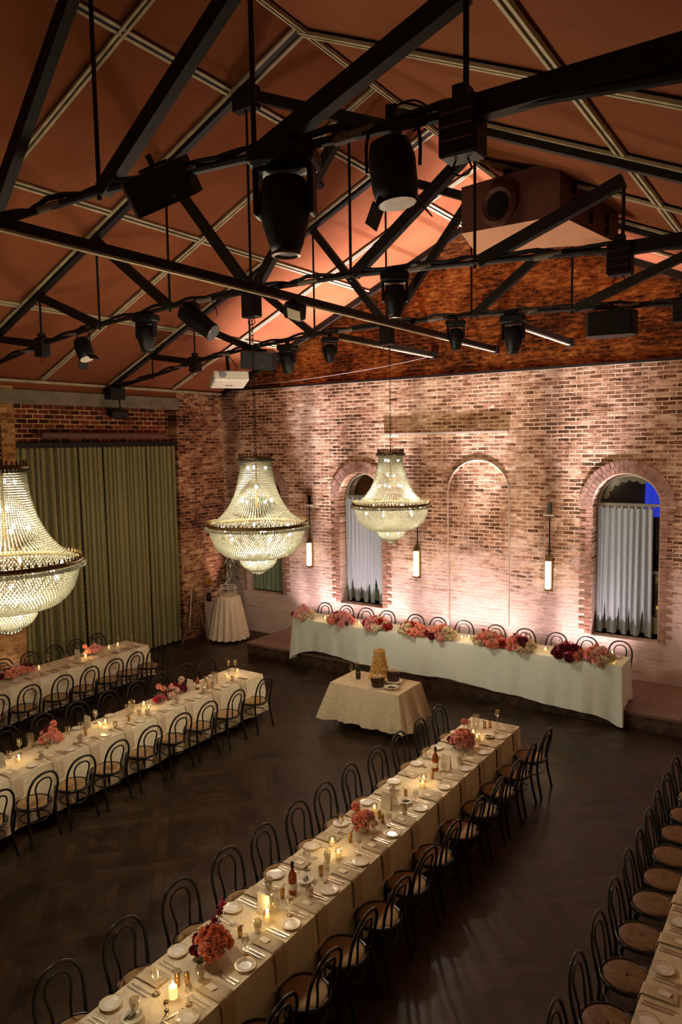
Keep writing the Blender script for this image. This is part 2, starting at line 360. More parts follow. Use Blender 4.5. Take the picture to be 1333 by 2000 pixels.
def nth(i): return 'first' if i == 0 else ORD[i]

# ------------------------------------------------------------------ the room
XL, XR, YB, YF, ZL = -13.2, .9, 14.25, -3.0, 6.19
def zc(x):      # left roof slope
    return 6.14 + .445 * (x + 13.2)
def zr(x):      # right roof slope
    return 8.45 - .45 * (x + 4.05)
m = MB(); m.add([(-13.9, YF, 0), (XR, YF, 0), (XR, YB + .6, 0), (-13.9, YB + .6, 0)], [(0, 1, 2, 3)]); struct(m.obj('floor', 'parquet_floor'))
m = MB()
m.add([(-13.2, YF, zc(-13.2)), (-4.05, YF, zc(-4.05)), (-4.05, YB + .3, zc(-4.05)), (-13.2, YB + .3, zc(-13.2))], [(3, 2, 1, 0)])
m.add([(-4.05, YF, zr(-4.05)), (-4.05, YF, zc(-4.05)), (-4.05, YB + .3, zc(-4.05)), (-4.05, YB + .3, zr(-4.05))], [(0, 1, 2, 3)])
m.add([(-4.05, YF, zr(-4.05)), (XR, YF, zr(XR)), (XR, YB + .3, zr(XR)), (-4.05, YB + .3, zr(-4.05))], [(3, 2, 1, 0)])
struct(m.obj('ceiling', 'ceiling_fabric'))
# battens: pale strips with a dark joint; each line of trim is its own piece
tn = [0]
def trim(mb, material=None):
    tn[0] += 1; return struct(mb.obj('trim_%d' % tn[0], material))
def strip(pa, pb, side, w, gap, down, nrm):
    """two pale strips either side of a dark channel, hung just under the lining"""
    mb = MB(); pa, pb, side, nrm = Vector(pa), Vector(pb), Vector(side), Vector(nrm)
    for sgn in (-1, 1):
        mb.use('batten_olive'); o = side * sgn * (gap / 2 + w / 2) - nrm * down
        mb.bar(pa + o, pb + o, w, .03, side)
    mb.use('truss_steel'); o = -nrm * (down * .4); mb.bar(pa + o, pb + o, gap + .01, .03, side)
    return mb
nl = Vector((-.445, 0, 1)).normalized(); nr = Vector((.45, 0, 1)).normalized()
ROWS = [2.05, 3.8, 5.55, 7.3, 9.0, 10.7, 12.5]
for x in (-11.0, -8.7, -6.4):
    trim(strip((x, YF, zc(x)), (x, YB, zc(x)), (1, 0, .445), .035, .03, .03, nl))
for x in (-4.0, -1.7):
    trim(strip((x, YF, zr(x)), (x, YB, zr(x)), (1, 0, -.45), .035, .03, .03, nr))
for y in ROWS:
    big = y in (3.8, 7.3, 10.7)
    trim(strip((-13.1, y, zc(-13.1)), (-4.05, y, zc(-4.05)), (0, 1, 0), .045 if big else .035, .12 if big else .03, .04, nl))
    trim(strip((-4.05, y, zr(-4.05)), (XR, y, zr(XR)), (0, 1, 0), .045 if big else .035, .12 if big else .03, .04, nr))
mb = MB(); mb.box((-13.17, 5.6, 6.10), (.10, 17.2, .05)); trim(mb, 'batten_olive')
mb = MB(); mb.box((-13.24, 5.4, 6.02), (.05, 14.6, .22)); trim(mb, 'ceiling_fabric')
mb = MB(); mb.box((-13.22, 5.4, 5.80), (.16, 14.6, .27)); trim(mb, 'fascia')
mb = MB(); mb.bar((XL, YB - .04, zc(XL) - .06), (-4.05, YB - .04, zc(-4.05) - .06), .07, .14, (0, 1, 0)); trim(mb, 'truss_steel')
mb = MB(); mb.bar((-4.05, YB - .04, zr(-4.05) - .06), (XR, YB - .04, zr(XR) - .06), .07, .14, (0, 1, 0)); trim(mb, 'truss_steel')

OPEN = [(-11.91, .58, 1.04, 3.52), (-9.01, .57, 1.04, 3.56), (-3.17, .60, 1.04, 3.56), (-.25, .60, 1.04, 3.56)]
BLIND = (-6.11, .66, .40, 3.74)
def arch_pts(xc, hw, sill, spring, n=20):
    return [(xc - hw, sill)] + [(xc - hw * math.cos(PI * i / n), spring + hw * math.sin(PI * i / n)) for i in range(n + 1)] + [(xc + hw, sill)]
def back_wall():
    mb = MB(); y = YB; z0, z1 = 0, ZL; x = XL
    alls = sorted(OPEN + [BLIND])
    for o in alls:
        xc, hw, sill, spring = o; a, b = xc - hw, xc + hw
        mb.add([(x, y, z0), (a, y, z0), (a, y, z1), (x, y, z1)], [(0, 1, 2, 3)])
        mb.add([(a, y, z0), (b, y, z0), (b, y, sill), (a, y, sill)], [(0, 1, 2, 3)])
        P = arch_pts(*o)[1:-1]
        for p, q in zip(P, P[1:]): mb.add([(p[0], y, p[1]), (q[0], y, q[1]), (q[0], y, z1), (p[0], y, z1)], [(0, 1, 2, 3)])
        D = .05 if o is BLIND else .32; A = arch_pts(*o); n = len(A)
        mb.add([(p[0], y, p[1]) for p in A] + [(p[0], y + D, p[1]) for p in A], [(i, (i + 1) % n, n + (i + 1) % n, n + i) for i in range(n)])
        if o is BLIND: mb.add([(p[0], y + D, p[1]) for p in A], [tuple(range(n - 1, -1, -1))])
        x = b
    mb.add([(x, y, z0), (XR, y, z0), (XR, y, z1), (x, y, z1)], [(0, 1, 2, 3)])
    mb.add([(XL, y, z1), (XR, y, z1), (XR, y + .4, z1), (XL, y + .4, z1)], [(0, 1, 2, 3)])
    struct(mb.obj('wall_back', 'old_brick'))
    mb = MB(); y = YB + .17
    poly = [(XL, y, ZL - .02), (XR, y, ZL - .02), (XR, y, zr(XR)), (-4.05, y, zr(-4.05)), (-4.05, y, zc(-4.05)), (XL, y, zc(XL) + .06)]
    mb.add(poly, [tuple(range(len(poly)))]); struct(mb.obj('wall_gable', 'gable_brick'))
back_wall()
mb = MB(); mb.box(((XL + XR) / 2, YB - .01, ZL + .0), (XR - XL, .05, .045)); trim(mb, 'truss_steel')
mb = MB(); mb.box((-6.9, YB - .02, 4.98), (2.9, .05, .05)); trim(mb, 'stone')
# brick voussoirs round the arches
for xc, hw, sill, spring in OPEN:
    mb = MB().use('mortar')
    P = [(xc - r * math.cos(PI * i / 24), spring - .02 + r * math.sin(PI * i / 24)) for r in (hw + .005, hw + .26) for i in range(25)]
    mb.add([(p[0], YB - .006, p[1]) for p in P], [(i, i + 1, 26 + i, 25 + i) for i in range(24)])
    mb.use('arch_brick')
    for ring, (r0, r1, n) in enumerate(((hw + .01, hw + .125, 25), (hw + .137, hw + .25, 29))):
        for i in range(n):
            a0, a1 = PI * (i + .08) / n, PI * (i + .92) / n; y = YB - .016 - R.random() * .006
            q = [(xc - r * math.cos(a), y, spring + r * math.sin(a)) for r, a in ((r0, a0), (r0, a1), (r1, a1), (r1, a0))]
            mb.prism(q, (0, .02, 0))
    for sx in (-1, 1):                       # toothed jamb bricks
        z = sill + .02; k = 0
        while z < spring - .06:
            L = .24 if k % 2 else .13
            mb.box((xc + sx * (hw + .006 + L / 2), YB - .004, z + .034), (L - .012, .022, .064)); z += .078; k += 1
    trim(mb)
# faint render line of the bricked-up arch
mb = MB(); mb.tube([(x, YB - .004, z) for x, z in arch_pts(BLIND[0], BLIND[1] + .02, 1.0, BLIND[3])], .016, 6); trim(mb, 'stone')
# left wall: piers, recessed infill
def left_wall():
    mb = MB(); H = 6.2
    mb.add([(XL, 12.66, 0), (XL, YB, 0), (XL, YB, H), (XL, 12.66, H)], [(3, 2, 1, 0)])
    mb.add([(XL, 12.66, 0), (XL, 12.66, H), (XL - .3, 12.66, H), (XL - .3, 12.66, 0)], [(3, 2, 1, 0)])
    mb.box((XL + .03, 13.3, 4.1), (.05, .26, .34)); mb.box((XL + .02, 13.15, 5.45), (.05, .5, .32))
    struct(mb.obj('wall_left', 'pier_brick'))
    mb = MB(); mb.box((XL - .12, 7.75, 3.0), (.3, 1.3, 6.0)); struct(mb.obj('wall_left_pier', 'painted_pier'))
    mb = MB(); mb.add([(XL - .28, 8.4, 0), (XL - .28, 12.7, 0), (XL - .28, 12.7, H), (XL - .28, 8.4, H)], [(3, 2, 1, 0)])
    mb.add([(XL - .1, YF, 0), (XL - .1, 7.1, 0), (XL - .1, 7.1, H), (XL - .1, YF, H)], [(3, 2, 1, 0)])
    struct(mb.obj('wall_left_infill', 'infill_brick'))
left_wall()
mb = MB(); mb.box((XL - .16, 10.53, 4.86), (.22, 4.25, .10)); trim(mb, 'truss_steel')
mb = MB(); mb.add([(XR, YF, 0), (XR, YB, 0), (XR, YB, 6.4), (XR, YF, 6.4)], [(0, 1, 2, 3)]); struct(mb.obj('wall_right', 'bounce_brick'))
mb = MB(); mb.add([(-13.9, YF, 0), (XR, YF, 0), (XR, YF, 10.3), (-13.9, YF, 10.3)], [(3, 2, 1, 0)]); struct(mb.obj('wall_front', 'bounce_brick'))

# windows
for wi, (xc, hw, sill, spring) in enumerate(OPEN):
    y = YB + .30; w = thing('window_%d' % (wi + 1), (xc, y, sill)); struct(w)
    H = spring - sill; mb = MB()
    mb.tube([(x - xc, 0, z - sill) for x, z in arch_pts(xc, hw - .03, sill + .03, spring)], .035, 6)
    mb.box((0, -.02, H), (2 * hw, .07, .05)); mb.box((0, 0, .05), (2 * hw, .07, .1))
    if wi >= 2: mb.box((hw * .62, 0, H * .5), (hw * .7, .05, .05)); mb.box((hw * .2, .03, H / 2), (.04, .04, H))
    mb.obj('window_frame', 'window_frame', w)
    mb = MB(); A = arch_pts(0, hw - .03, .03, H); mb.add([(p[0], .02, p[1]) for p in A], [tuple(range(len(A) - 1, -1, -1))]); mb.obj('glass_pane', 'pane', w)
    mb = MB(); mb.box((0, 1.2, H / 2 + .3), (5, .05, 5.5)); mb.obj('night_outside', 'night' if wi >= 2 else 'night_brown', w)
    mb = MB(); mb.box((0, -.02, .21), (2 * hw - .06, .03, .42)); mb.obj('lower_panel', 'sill_board', w)
# blue fabric and lace seen outside through the right fanlight
def pleats(mb, x0, x1, y, z0, z1, amp, nf, seed=1, hem=None, flare=1.0, nz=10, axis='x', top_amp=.6, per=8, omega=0.0):
    r = random.Random(seed); ph = [r.uniform(-.5, .5) for _ in range(nf + 2)]; am = [r.uniform(.6, 1.25) for _ in range(nf + 2)]
    n = nf * per; vs = []
    for j in range(nz + 1):
        t = j / nz
        for i in range(n + 1):
            s = i / n; k = nf * min(.9999, max(0, s + (.022 * math.sin(2 * PI * s * 2.6 + seed) * math.sin(PI * s) if omega else 0))); a = am[int(k)] * (top_amp + (1 - top_amp) * (1 - t) * 1.6)
            off = amp * a * math.sin(2 * PI * k + ph[int(k)] * .3 * (1 - t)) + amp * .3 * math.sin(2 * PI * k * .37 + 1.7) * (1 - t)
            u = x0 + (x1 - x0) * s + (1 - t) * .02 * math.sin(k * 1.3 + seed) - omega * (x1 - x0) / nf * math.sin(4 * PI * k)
            zb = z0
            if hem: zb = z0 + hem * am[int(k)] * max(0, math.sin(2 * PI * k * .5 + seed)) ** 3
            z = zb + (z1 - zb) * t
            vs.append((u, y + off, z) if axis == 'x' else (y + off, u, z))
    fs = [(j * (n + 1) + i, j * (n + 1) + i + 1, (j + 1) * (n + 1) + i + 1, (j + 1) * (n + 1) + i) for j in range(nz) for i in range(n)]
    return mb.add(vs, fs)
mb = MB(); pleats(mb, -2.98, -2.2, YB + .75, 3.3, 4.4, .04, 7, 5); o = mb.obj('drape', 'blue_cloth', smooth=True); tag(o, 'blue lit drape outside the rightmost arched window', 'drape')
mb = MB()
n = 18; vs = []
for i in range(n + 1):
    a = PI * (.06 + .62 * i / n); r = .60; vs.append((-3.17 - r * math.cos(a), YB + .40, 3.56 + r * math.sin(a)))
for i in range(n + 1):
    a = PI * (.06 + .62 * i / n); r = .60 - .13 - .05 * abs(math.sin(i * 1.05)); vs.append((-3.17 - r * math.cos(a), YB + .40, 3.56 + r * math.sin(a)))
mb.prism([vs[0], vs[1], vs[n + 2], vs[n + 1]], (0, .01, 0))
for i in range(1, n): mb.prism([vs[i], vs[i + 1], vs[n + 2 + i], vs[n + 1 + i]], (0, .01, 0))
o = mb.obj('lace_valance', 'lace'); tag(o, 'pale lace valance in the fanlight of the rightmost arched window', 'valance')
def wcurtain(x0, x1, zt, nf, seed, material, label, hem=.55):
    root = thing('window_curtain', ((x0 + x1) / 2, YB + .20, 0)); xc = (x0 + x1) / 2
    mb = MB(); pleats(mb, x0 - xc, x1 - xc, 0, 1.08, zt, .028, nf, seed, hem, top_amp=.7, nz=14); mb.obj('curtain_panel', material, root, True)
    mb = MB(); mb.cyl((x0 - xc - .03, .02, zt + .02), (x1 - xc + .03, .02, zt + .02), .012, seg=8); mb.obj('curtain_rod', 'steel', root)
    for i in range(8):
        mb = MB(); x = x0 - xc + (x1 - x0) * (i + .5) / 8; mb.box((x, .0, zt + .01), (.03, .035, .06)); mb.obj('heading_tab', material, root)
    tag(root, label, 'curtain')
wcurtain(-3.72, -2.73, 3.50, 9, 3, 'sheer', 'pale grey sheer curtain in the rightmost tall arched window')
wcurtain(-9.54, -8.48, 3.50, 10, 8, 'sheer', 'pale grey sheer curtain in the arched window behind the farther chandelier')
wcurtain(-12.45, -11.37, 3.46, 8, 12, 'green_sheer', 'dull green curtain in the arched window nearest the corner', hem=0)
# pockets in the wall above the sconces
for x in (-10.44, -7.53, -4.6):
    z = 3.36; root = thing('wall_niche', (x, YB, z)); mb = MB(); mb.box((0, -.012, .10), (.07, .03, .22)); mb.obj('slot', 'black_metal', root)
    mb = MB(); mb.box((0, -.03, -.03), (.22, .08, .03)); mb.obj('ledge', 'stone', root)
    tag(root, 'dark iron slot over a small ledge, above the %s wall light' % {-10.44: 'leftmost', -7.53: 'middle', -4.6: 'rightmost'}[x], 'bracket', 'slots above the wall lights')
for x, w in ((-10.44, 'leftmost'), (-7.53, 'middle'), (-4.6, 'rightmost')):
    s = thing('wall_sconce', (x, YB, 1.86))
    mb = MB(); mb.box((0, -.02, .30), (.15, .035, .70), bev=.008); mb.obj('backplate', 'antique_gold', s)
    mb = MB(); mb.box((0, -.075, .29), (.095, .075, .56), bev=.015); mb.obj('glass_tube', 'sconce_glow', s)
    mb = MB(); mb.box((0, -.075, .585), (.11, .09, .04)); mb.box((0, -.075, -.005), (.11, .09, .03)); mb.cyl((0, -.075, -.06), (0, -.075, -.02), .01); mb.obj('end_cap', 'antique_gold', s)
    mb = MB(); mb.tube([(0, -.01, .65), (.004, -.012, 1.0), (-.003, -.01, 1.5)], .012, 6); mb.obj('conduit', 'black_metal', s)
    tag(s, '%s glowing vertical tube light on the brick wall' % w, 'wall light', 'tube lights on the brick wall')

# stage
st = thing('stage_platform', (-5.08, 13.37, 0))
mb = MB(); mb.box((0, 0, .265), (11.92, 1.75, .05)); mb.obj('deck', 'stage_tiles', st)
mb = MB(); mb.box((0, .0, .12), (11.88, 1.71, .24)); mb.obj('fascia', 'stage_fascia', st)
tag(st, 'low wooden stage running along the brick wall under the head table', 'stage')

# velvet curtains on the left
def velvet(y0, y1, nf, amp, seed, label):
    root = thing('velvet_curtain', (-13.28, (y0 + y1) / 2, 0)); yc = (y0 + y1) / 2
    mb = MB(); pleats(mb, y0 - yc, y1 - yc, 0, .04, 4.80, amp, nf, seed, axis='y', nz=16, top_amp=.8, per=12, omega=.10); mb.obj('curtain_drop', 'green_velvet', root, True)
    mb = MB(); mb.box((0, 0, 4.81), (.05, y1 - y0, .04)); mb.obj('curtain_track', 'black_metal', root)
    tag(root, label, 'curtain', 'olive green velvet curtains')
velvet(8.42, 9.88, 10, .10, 1, 'deeply pleated olive velvet curtain beside the left pier')
velvet(9.90, 10.50, 5, .045, 2, 'narrow olive velvet curtain left of the dark centre gap')
velvet(10.53, 11.72, 10, .045, 3, 'shallow pleated olive velvet curtain right of the dark centre gap')
velvet(11.74, 12.64, 7, .080, 4, 'deeply pleated olive velvet curtain beside the corner pier')
# long housing over the curtains
t = thing('projection_screen_housing', (-13.12, 10.56, 5.05)); mb = MB(); mb.box((0, 0, 0), (.14, 3.3, .13), bev=.03); mb.obj('housing', 'rust_pipe', t)
for s in (-1, 1): mb = MB(); mb.box((-.12, s * 1.5, .0), (.2, .05, .06)); mb.obj('bracket', 'black_metal', t)
tag(t, 'long dark red-brown tubular housing on the brick above the curtains', 'housing')

# ------------------------------------------------------------------ trusses
CH = [(-13.2, 6.03), (-11.8, 6.24), (-10.58, 6.44), (-9.15, 6.60), (-7.66, 6.70), (-6.2, 6.73), (-4.7, 6.72), (-3.17, 6.64), (-1.7, 6.55), (-.3, 6.40), (.85, 6.22)]
def rz_l(x): return zc(x) - .16
def rz_r(x): return 9.10 - .435 * (x + 6.2)
def make_truss():
    t = thing('roof_truss'); X0 = -6.2
    P = lambda x, z: (x, 0, z)
    mb = MB(); mb.bar(P(-13.2, rz_l(-13.2) + .075), P(X0, rz_l(X0) + .075), .10, .06); mb.obj('rafter', 'truss_steel', t)
    mb = MB(); mb.bar(P(X0, rz_r(X0)), P(-4.05, rz_r(-4.05)), .13, .12); mb.bar(P(-4.05, zr(-4.05) - .10), P(.85, zr(.85) - .10), .10, .06); mb.obj('rafter', 'truss_steel', t)
    mb = MB(); mb.tube([P(x, z) for x, z in CH], .03, 8); mb.obj('tie_rod', 'truss_steel', t)
    mb = MB(); r = random.Random(3); pts = []
    for i in range(141):
        x = -12.9 + 13.6 * i / 140; 
        for (a, za), (b, zb) in zip(CH, CH[1:]):
            if a <= x <= b: z = za + (zb - za) * (x - a) / (b - a)
        pts.append((x, .02 * math.sin(i * .7), z + .045 + .015 * math.sin(i * .9) + r.uniform(-.008, .01)))
    mb.tube(pts, .022, 6); mb.obj('cable_bundle', 'cable', t)
    for x in (-11.0, -9.8, -7.0, -5.3, -3.8, -2.4):
        z = [za + (zb - za) * (x - a) / (b - a) for (a, za), (b, zb) in zip(CH, CH[1:]) if a <= x <= b][0]
        mb = MB(); mb.tube([(x - .14, .0, z), (x + .14, 0, z + .005)], .033, 8); mb.obj('tape_wrap', 'dull_tape', t)
    for i in range(1, 5):
        a, b = CH[i], CH[i + 1]; mb = MB(); mb.bar(P(a[0], rz_l(a[0]) + .04), P(b[0], b[1]), .09, .12); mb.obj('web_brace', 'truss_steel', t)
    for i in range(5, 9):
        a, b = CH[i], CH[i + 1]; mb = MB(); mb.bar(P(a[0] + .05, a[1]), P(b[0], rz_r(b[0]) + .02), .09, .12); mb.obj('web_brace', 'truss_steel', t)
    for i in range(1, 10):
        x, z = CH[i]; top = rz_l(x) if x <= X0 + .01 else rz_r(x)
        mb = MB(); mb.cyl(P(x, z - .06), P(x, top), .017, seg=8); mb.obj('hanger_rod', 'truss_steel', t)
    mb = MB(); mb.box((X0, 0, 9.04), (.34, .14, .26)); mb.obj('apex_plate', 'truss_steel', t)
    return t
TR = Proto(make_truss)
TR.place((0, 3.8, 0), 0, 'nearest dark steel roof truss, large at the top of the view', 'roof truss', 'steel roof trusses')
TR.place((0, 7.3, 0), 0, 'middle dark steel roof truss above the nearer full chandelier', 'roof truss', 'steel roof trusses')
TR.place((0, 10.7, 0), 0, 'farthest dark steel roof truss, closest to the brick gable', 'roof truss', 'steel roof trusses')
# long tie rails running to the gable
for x, z, y0, y1, lab in ((-5.72, 6.60, 2.0, 14.15, 'long pale-edged steel rail running under all trusses to the gable'),
                          (-7.12, 6.60, 10.7, 14.2, 'short pale-edged rail left of the long one, ending at the gable'),
                          (-4.22, 6.60, 10.9, 14.1, 'short pale-edged rail right of the long one, ending at the gable')):
    t = thing('ceiling_rail', (x, 0, z)); mb = MB(); mb.box((0, (y0 + y1) / 2, .03), (.07, y1 - y0, .09)); mb.obj('rail', 'truss_steel', t)
    mb = MB(); mb.box((.0, (y0 + y1) / 2, -.025), (.05, y1 - y0, .02)); mb.obj('lower_flange', 'batten_olive', t)
    mb = MB(); mb.box((0, min(y1 + .05, YB - .02), .02), (.14, .1, .16)); mb.obj('end_plate', 'truss_steel', t)
    tag(t, lab, 'rail', 'rails running to the gable')

# control boxes at the truss nodes
def ctrl_box():
    t = thing('control_box'); mb = MB(); mb.box((0, 0, 0), (.22, .16, .30), bev=.012); mb.obj('housing', 'black_metal', t)
    mb = MB(); mb.box((0, 0, .18), (.08, .1, .08)); mb.obj('clamp', 'black_metal', t)
    mb = MB(); mb.tube(spline([(-.04, 0, -.15), (-.06, 0, -.21), (0, 0, -.235), (.05, 0, -.21), (.03, 0, -.15)], 4), .006, 6); mb.obj('cable_loop', 'cable', t)
    for k in (-1, 0, 1): mb = MB(); mb.box((0, -.082, k * .07), (.18, .006, .01)); mb.obj('vent_slot', 'dark_steel', t)
    return t
CB = Proto(ctrl_box)
for y, sfx in ((3.8, 'nearest'), (7.3, 'middle'), (10.7, 'farthest')):
    for x, z, w in ((-10.58, 6.40, 'left end'), (-6.2, 6.55, 'centre'), (-1.72, 6.46, 'right part')):
        if y == 3.8 and x < -6: continue
        CB.place((x, y, z), 0, 'black box hung at the %s of the %s roof truss' % (w, sfx), 'box', 'black boxes on the trusses', 1.0)

# moving heads, spots, speakers hanging from the trusses
def moving_head():
    t = thing('moving_head_light')
    mb = MB(); mb.box((0, 0, -.10), (.40, .26, .12), bev=.02); mb.obj('base', 'black_plastic', t)
    mb = MB(); mb.box((0, 0, -.01), (.07, .07, .12)); mb.obj('clamp', 'black_metal', t)
    mb = MB()
    for s in (-1, 1): mb.box((s * .165, 0, -.28), (.035, .12, .30), bev=.01)
    mb.box((0, 0, -.165), (.34, .12, .03)); mb.obj('yoke', 'black_plastic', t)
    mb = MB(); mb.lathe([(.05, -.20), (.125, -.22), (.145, -.30), (.145, -.44), (.13, -.50), (.10, -.60), (.085, -.64)], seg=18); hd = mb.obj('lamp_head', 'black_plastic', t, True)
    mb = MB(); mb.lathe([(.086, -.635), (.088, -.655), (.070, -.66), (.070, -.64)], seg=18, cap0=False, cap1=False); mb.obj('lens_ring', 'dark_steel', hd)
    mb = MB(); mb.lathe([(.01, -.645), (.07, -.645)], seg=16, cap1=False); mb.obj('lens', 'lens', hd)
    return t
MH = Proto(moving_head)
MH.place((-2.93, 3.8, 6.68), .4, 'largest black moving head light, hanging nose-down from the nearest truss', 'stage light', 'black moving head lights', 1.06)
for x, y, z, rz, s, lab in ((-8.15, 7.3, 6.68, .2, .85, 'left end of the middle truss'), (-4.12, 7.3, 6.70, .5, .80, 'right half of the middle truss'),
                            (-8.27, 10.7, 6.62, .1, .85, 'farthest truss beside the black wedge speaker'), (-7.35, 10.7, 6.66, .8, .72, 'farthest truss, left of its centre box'),
                            (-4.96, 10.7, 6.70, .3, .75, 'farthest truss, right of its centre box'), (-4.03, 10.7, 6.68, .1, .92, 'farthest truss, beside the short right rail')):
    MH.place((x, y, z), rz, 'black moving head light hanging from the ' + lab, 'stage light', 'black moving head lights', s)
def fresnel(tilt):
    def f():
        t = thing('fresnel_spotlight'); M = Matrix.Rotation(tilt, 3, 'Y')
        mb = MB(); mb.box((0, 0, -.02), (.06, .06, .1)); mb.obj('clamp', 'black_metal', t)
        mb = MB(); mb.tube(spline([(-.15, 0, -.30), (-.15, 0, -.14), (-.10, 0, -.06), (.10, 0, -.06), (.15, 0, -.14), (.15, 0, -.30)], 4), .010, 6); mb.obj('yoke', 'black_metal', t)
        mb = MB(); c = Vector((0, 0, -.30)); mb.lathe([(.05, .17), (.11, .14), (.13, .05), (.125, -.10), (.11, -.18)], c, 16, M); h = mb.obj('lamp_head', 'black_plastic', t, True)
        mb = MB(); mb.lathe([(.01, -.185), (.105, -.185)], c, 16, M, cap1=False); mb.obj('lens', 'fresnel_glass', h)
        for s in (-1, 1):
            mb = MB(); a = c + M @ Vector((s * .105, 0, -.165)); b = c + M @ Vector((s * .165, 0, -.27))
            mb.bar(a, b, .17, .008, (0, 1, 0)); mb.obj('barn_door', 'black_metal', h)
        mb = MB(); mb.tube(spline([(.1, .05, -.1), (.2, .05, -.02), (.12, .03, .05), (.02, .02, .04)], 5), .006, 5); mb.obj('power_cable', 'cable', t)
        return t
    return f
FA = Proto(fresnel(-.12)); FA.place((-2.15, 3.8, 6.66), .2, 'black barn-door spotlight with open flap on the nearest truss', 'stage light', scale=1.05)
FB = Proto(fresnel(-.42)); FB.place((-9.55, 7.3, 6.60), 0, 'small tilted black spotlight near the left end of the middle truss', 'stage light')
def wedge_speaker():
    t = thing('wedge_speaker')
    poly = [(-.30, -.22, 0), (.30, -.22, 0), (.36, -.05, 0), (.24, .20, 0), (-.24, .20, 0), (-.36, -.05, 0)]
    mb = MB(); mb.prism([(x, y, -.36) for x, y, z in poly], (0, 0, .34)); mb.obj('cabinet', 'black_plastic', t)
    mb = MB(); mb.box((0, -.225, -.19), (.54, .012, .28)); mb.obj('grille', 'black_metal', t)
    mb = MB(); mb.box((0, 0, .0), (.30, .05, .03)); mb.box((0, 0, .05), (.05, .05, .12)); mb.obj('hanging_bracket', 'black_metal', t)
    mb = MB(); mb.box((.1, -.23, -.30), (.05, .006, .02)); mb.obj('badge', 'dark_steel', t)
    return t
WS = Proto(wedge_speaker)
WS.place((-4.02, 3.72, 6.74), .5, 'large black wedge speaker tilted on the nearest truss', 'speaker', 'black wedge speakers', .72).rotation_euler = (.45, -.35, .5)
WS.place((-8.93, 10.7, 6.56), .5, 'black wedge speaker on the farthest truss beside the white projector', 'speaker', 'black wedge speakers', .95).rotation_euler = (.3, .1, .5)
WS.place((-2.62, 10.7, 6.55), .15, 'black wedge speaker at the right of the farthest truss', 'speaker', 'black wedge speakers', .95)
def fixture():
    t = thing('profile_spotlight'); M = Matrix.Rotation(-.95, 3, 'Y')
    mb = MB(); mb.box((0, 0, 0), (.06, .06, .14)); mb.obj('clamp', 'black_metal', t)
    mb = MB(); c = Vector((0, 0, -.2)); mb.lathe([(.09, .28), (.13, .24), (.14, 0), (.12, -.18), (.12, -.30)], c, 8, M); h = mb.obj('lamp_body', 'black_plastic', t)
    mb = MB(); mb.tube(spline([(-.2, .05, -.1), (-.05, .1, .08), (.2, .06, .05), (.3, .03, -.15)], 5), .007, 5); mb.obj('power_cable', 'cable', t)
    mb = MB(); mb.box((.13, -.1, -.29), (.30, .02, .03), ry=.6); mb.obj('side_rail', 'pale_cable', t)
    return t
Proto(fixture).place((-7.15, 7.3, 6.66), .2, 'long black spotlight lying at a slant on the middle truss', 'stage light')
t = thing('floodlight', (-5.55, 7.35, 6.52)); mb = MB(); mb.box((0, 0, -.10), (.25, .16, .2), rx=.3, ry=.35, bev=.02); h = mb.obj('housing', 'black_plastic', t)
mb = MB(); mb.box((.05, -.09, -.16), (.20, .012, .13), rx=.5, ry=.35); mb.obj('glass', 'fresnel_glass', h); mb = MB(); mb.box((0, 0, .03), (.08, .05, .08)); mb.obj('bracket', 'black_metal', t)
tag(t, 'small square floodlight hung under the long rail at the middle truss', 'floodlight')
# projector
t = thing('projector', (-9.70, 10.7, 6.05), math.radians(55)); t.scale = (1.2,) * 3; t.rotation_euler[0] = -.25
mb = MB(); mb.box((0, 0, 0), (.56, .40, .17), bev=.02); b = mb.obj('case', 'proj_white', t)
mb = MB(); mb.cyl((-.14, -.20, .0), (-.14, -.24, .0), .05, seg=14); mb.obj('lens', 'lens', b)
for k in range(4): mb = MB(); mb.box((.283, -.12 + k * .05, .02), (.006, .03, .08)); mb.obj('port', 'dark_steel', b)
mb = MB(); mb.box((0, .04, -.087), (.12, .03, .003)); mb.obj('maker_mark', 'dark_steel', b)
mb = MB(); mb.cyl((0, 0, .08), (0, 0, .45), .03, seg=8); mb.box((0, 0, .10), (.2, .2, .03)); mb.obj('ceiling_mount', 'black_metal', t)
mb = MB(); mb.tube(spline([(.05, 0, .10), (.16, .05, .2), (.1, .05, .33), (.02, 0, .42)], 5), .008, 5); mb.obj('power_cable', 'cable', t)
tag(t, 'white projector hanging from the farthest truss over the corner', 'projector')
# large orange speaker cluster
t = thing('speaker_cluster', (-3.0, 9.0, 0))
P1, P2, P3, P4, PM = (-1.0, -.2), (.30, -.40), (.53, 1.35), (-1.2, .75), (-.15, .95)
def cab(poly, zt, zb, name):
    n = len(poly); mb = MB().use('orange_box'); v = [(x, y, z) for (x, y), z in zip(poly, zb)] + [(x, y, zt) for x, y in poly]
    mb.add(v, [tuple(range(n, 2 * n))] + [(i, (i + 1) % n, n + (i + 1) % n, n + i) for i in range(n)])
    mb.use('orange_lit_under').add(v[:n], [tuple(range(n - 1, -1, -1))])
    return mb.obj(name, None, t)
A = cab((P1, P2, PM, P4), 7.96, (7.40, 7.34, 7.34, 7.36), 'horn_cabinet'); B = cab((P2, P3, PM), 7.94, (7.34, 7.36, 7.34), 'line_cabinet')
fd = Vector((P2[0] - P1[0], P2[1] - P1[1], 0)).normalized(); fn = Vector((fd.y, -fd.x, 0)); cc = Vector((P1[0] * .60 + P2[0] * .40, P1[1] * .60 + P2[1] * .40, 7.63)) + fn * .012
Mx = Matrix((fd, Vector((0, 0, 1)), fn)).transposed()
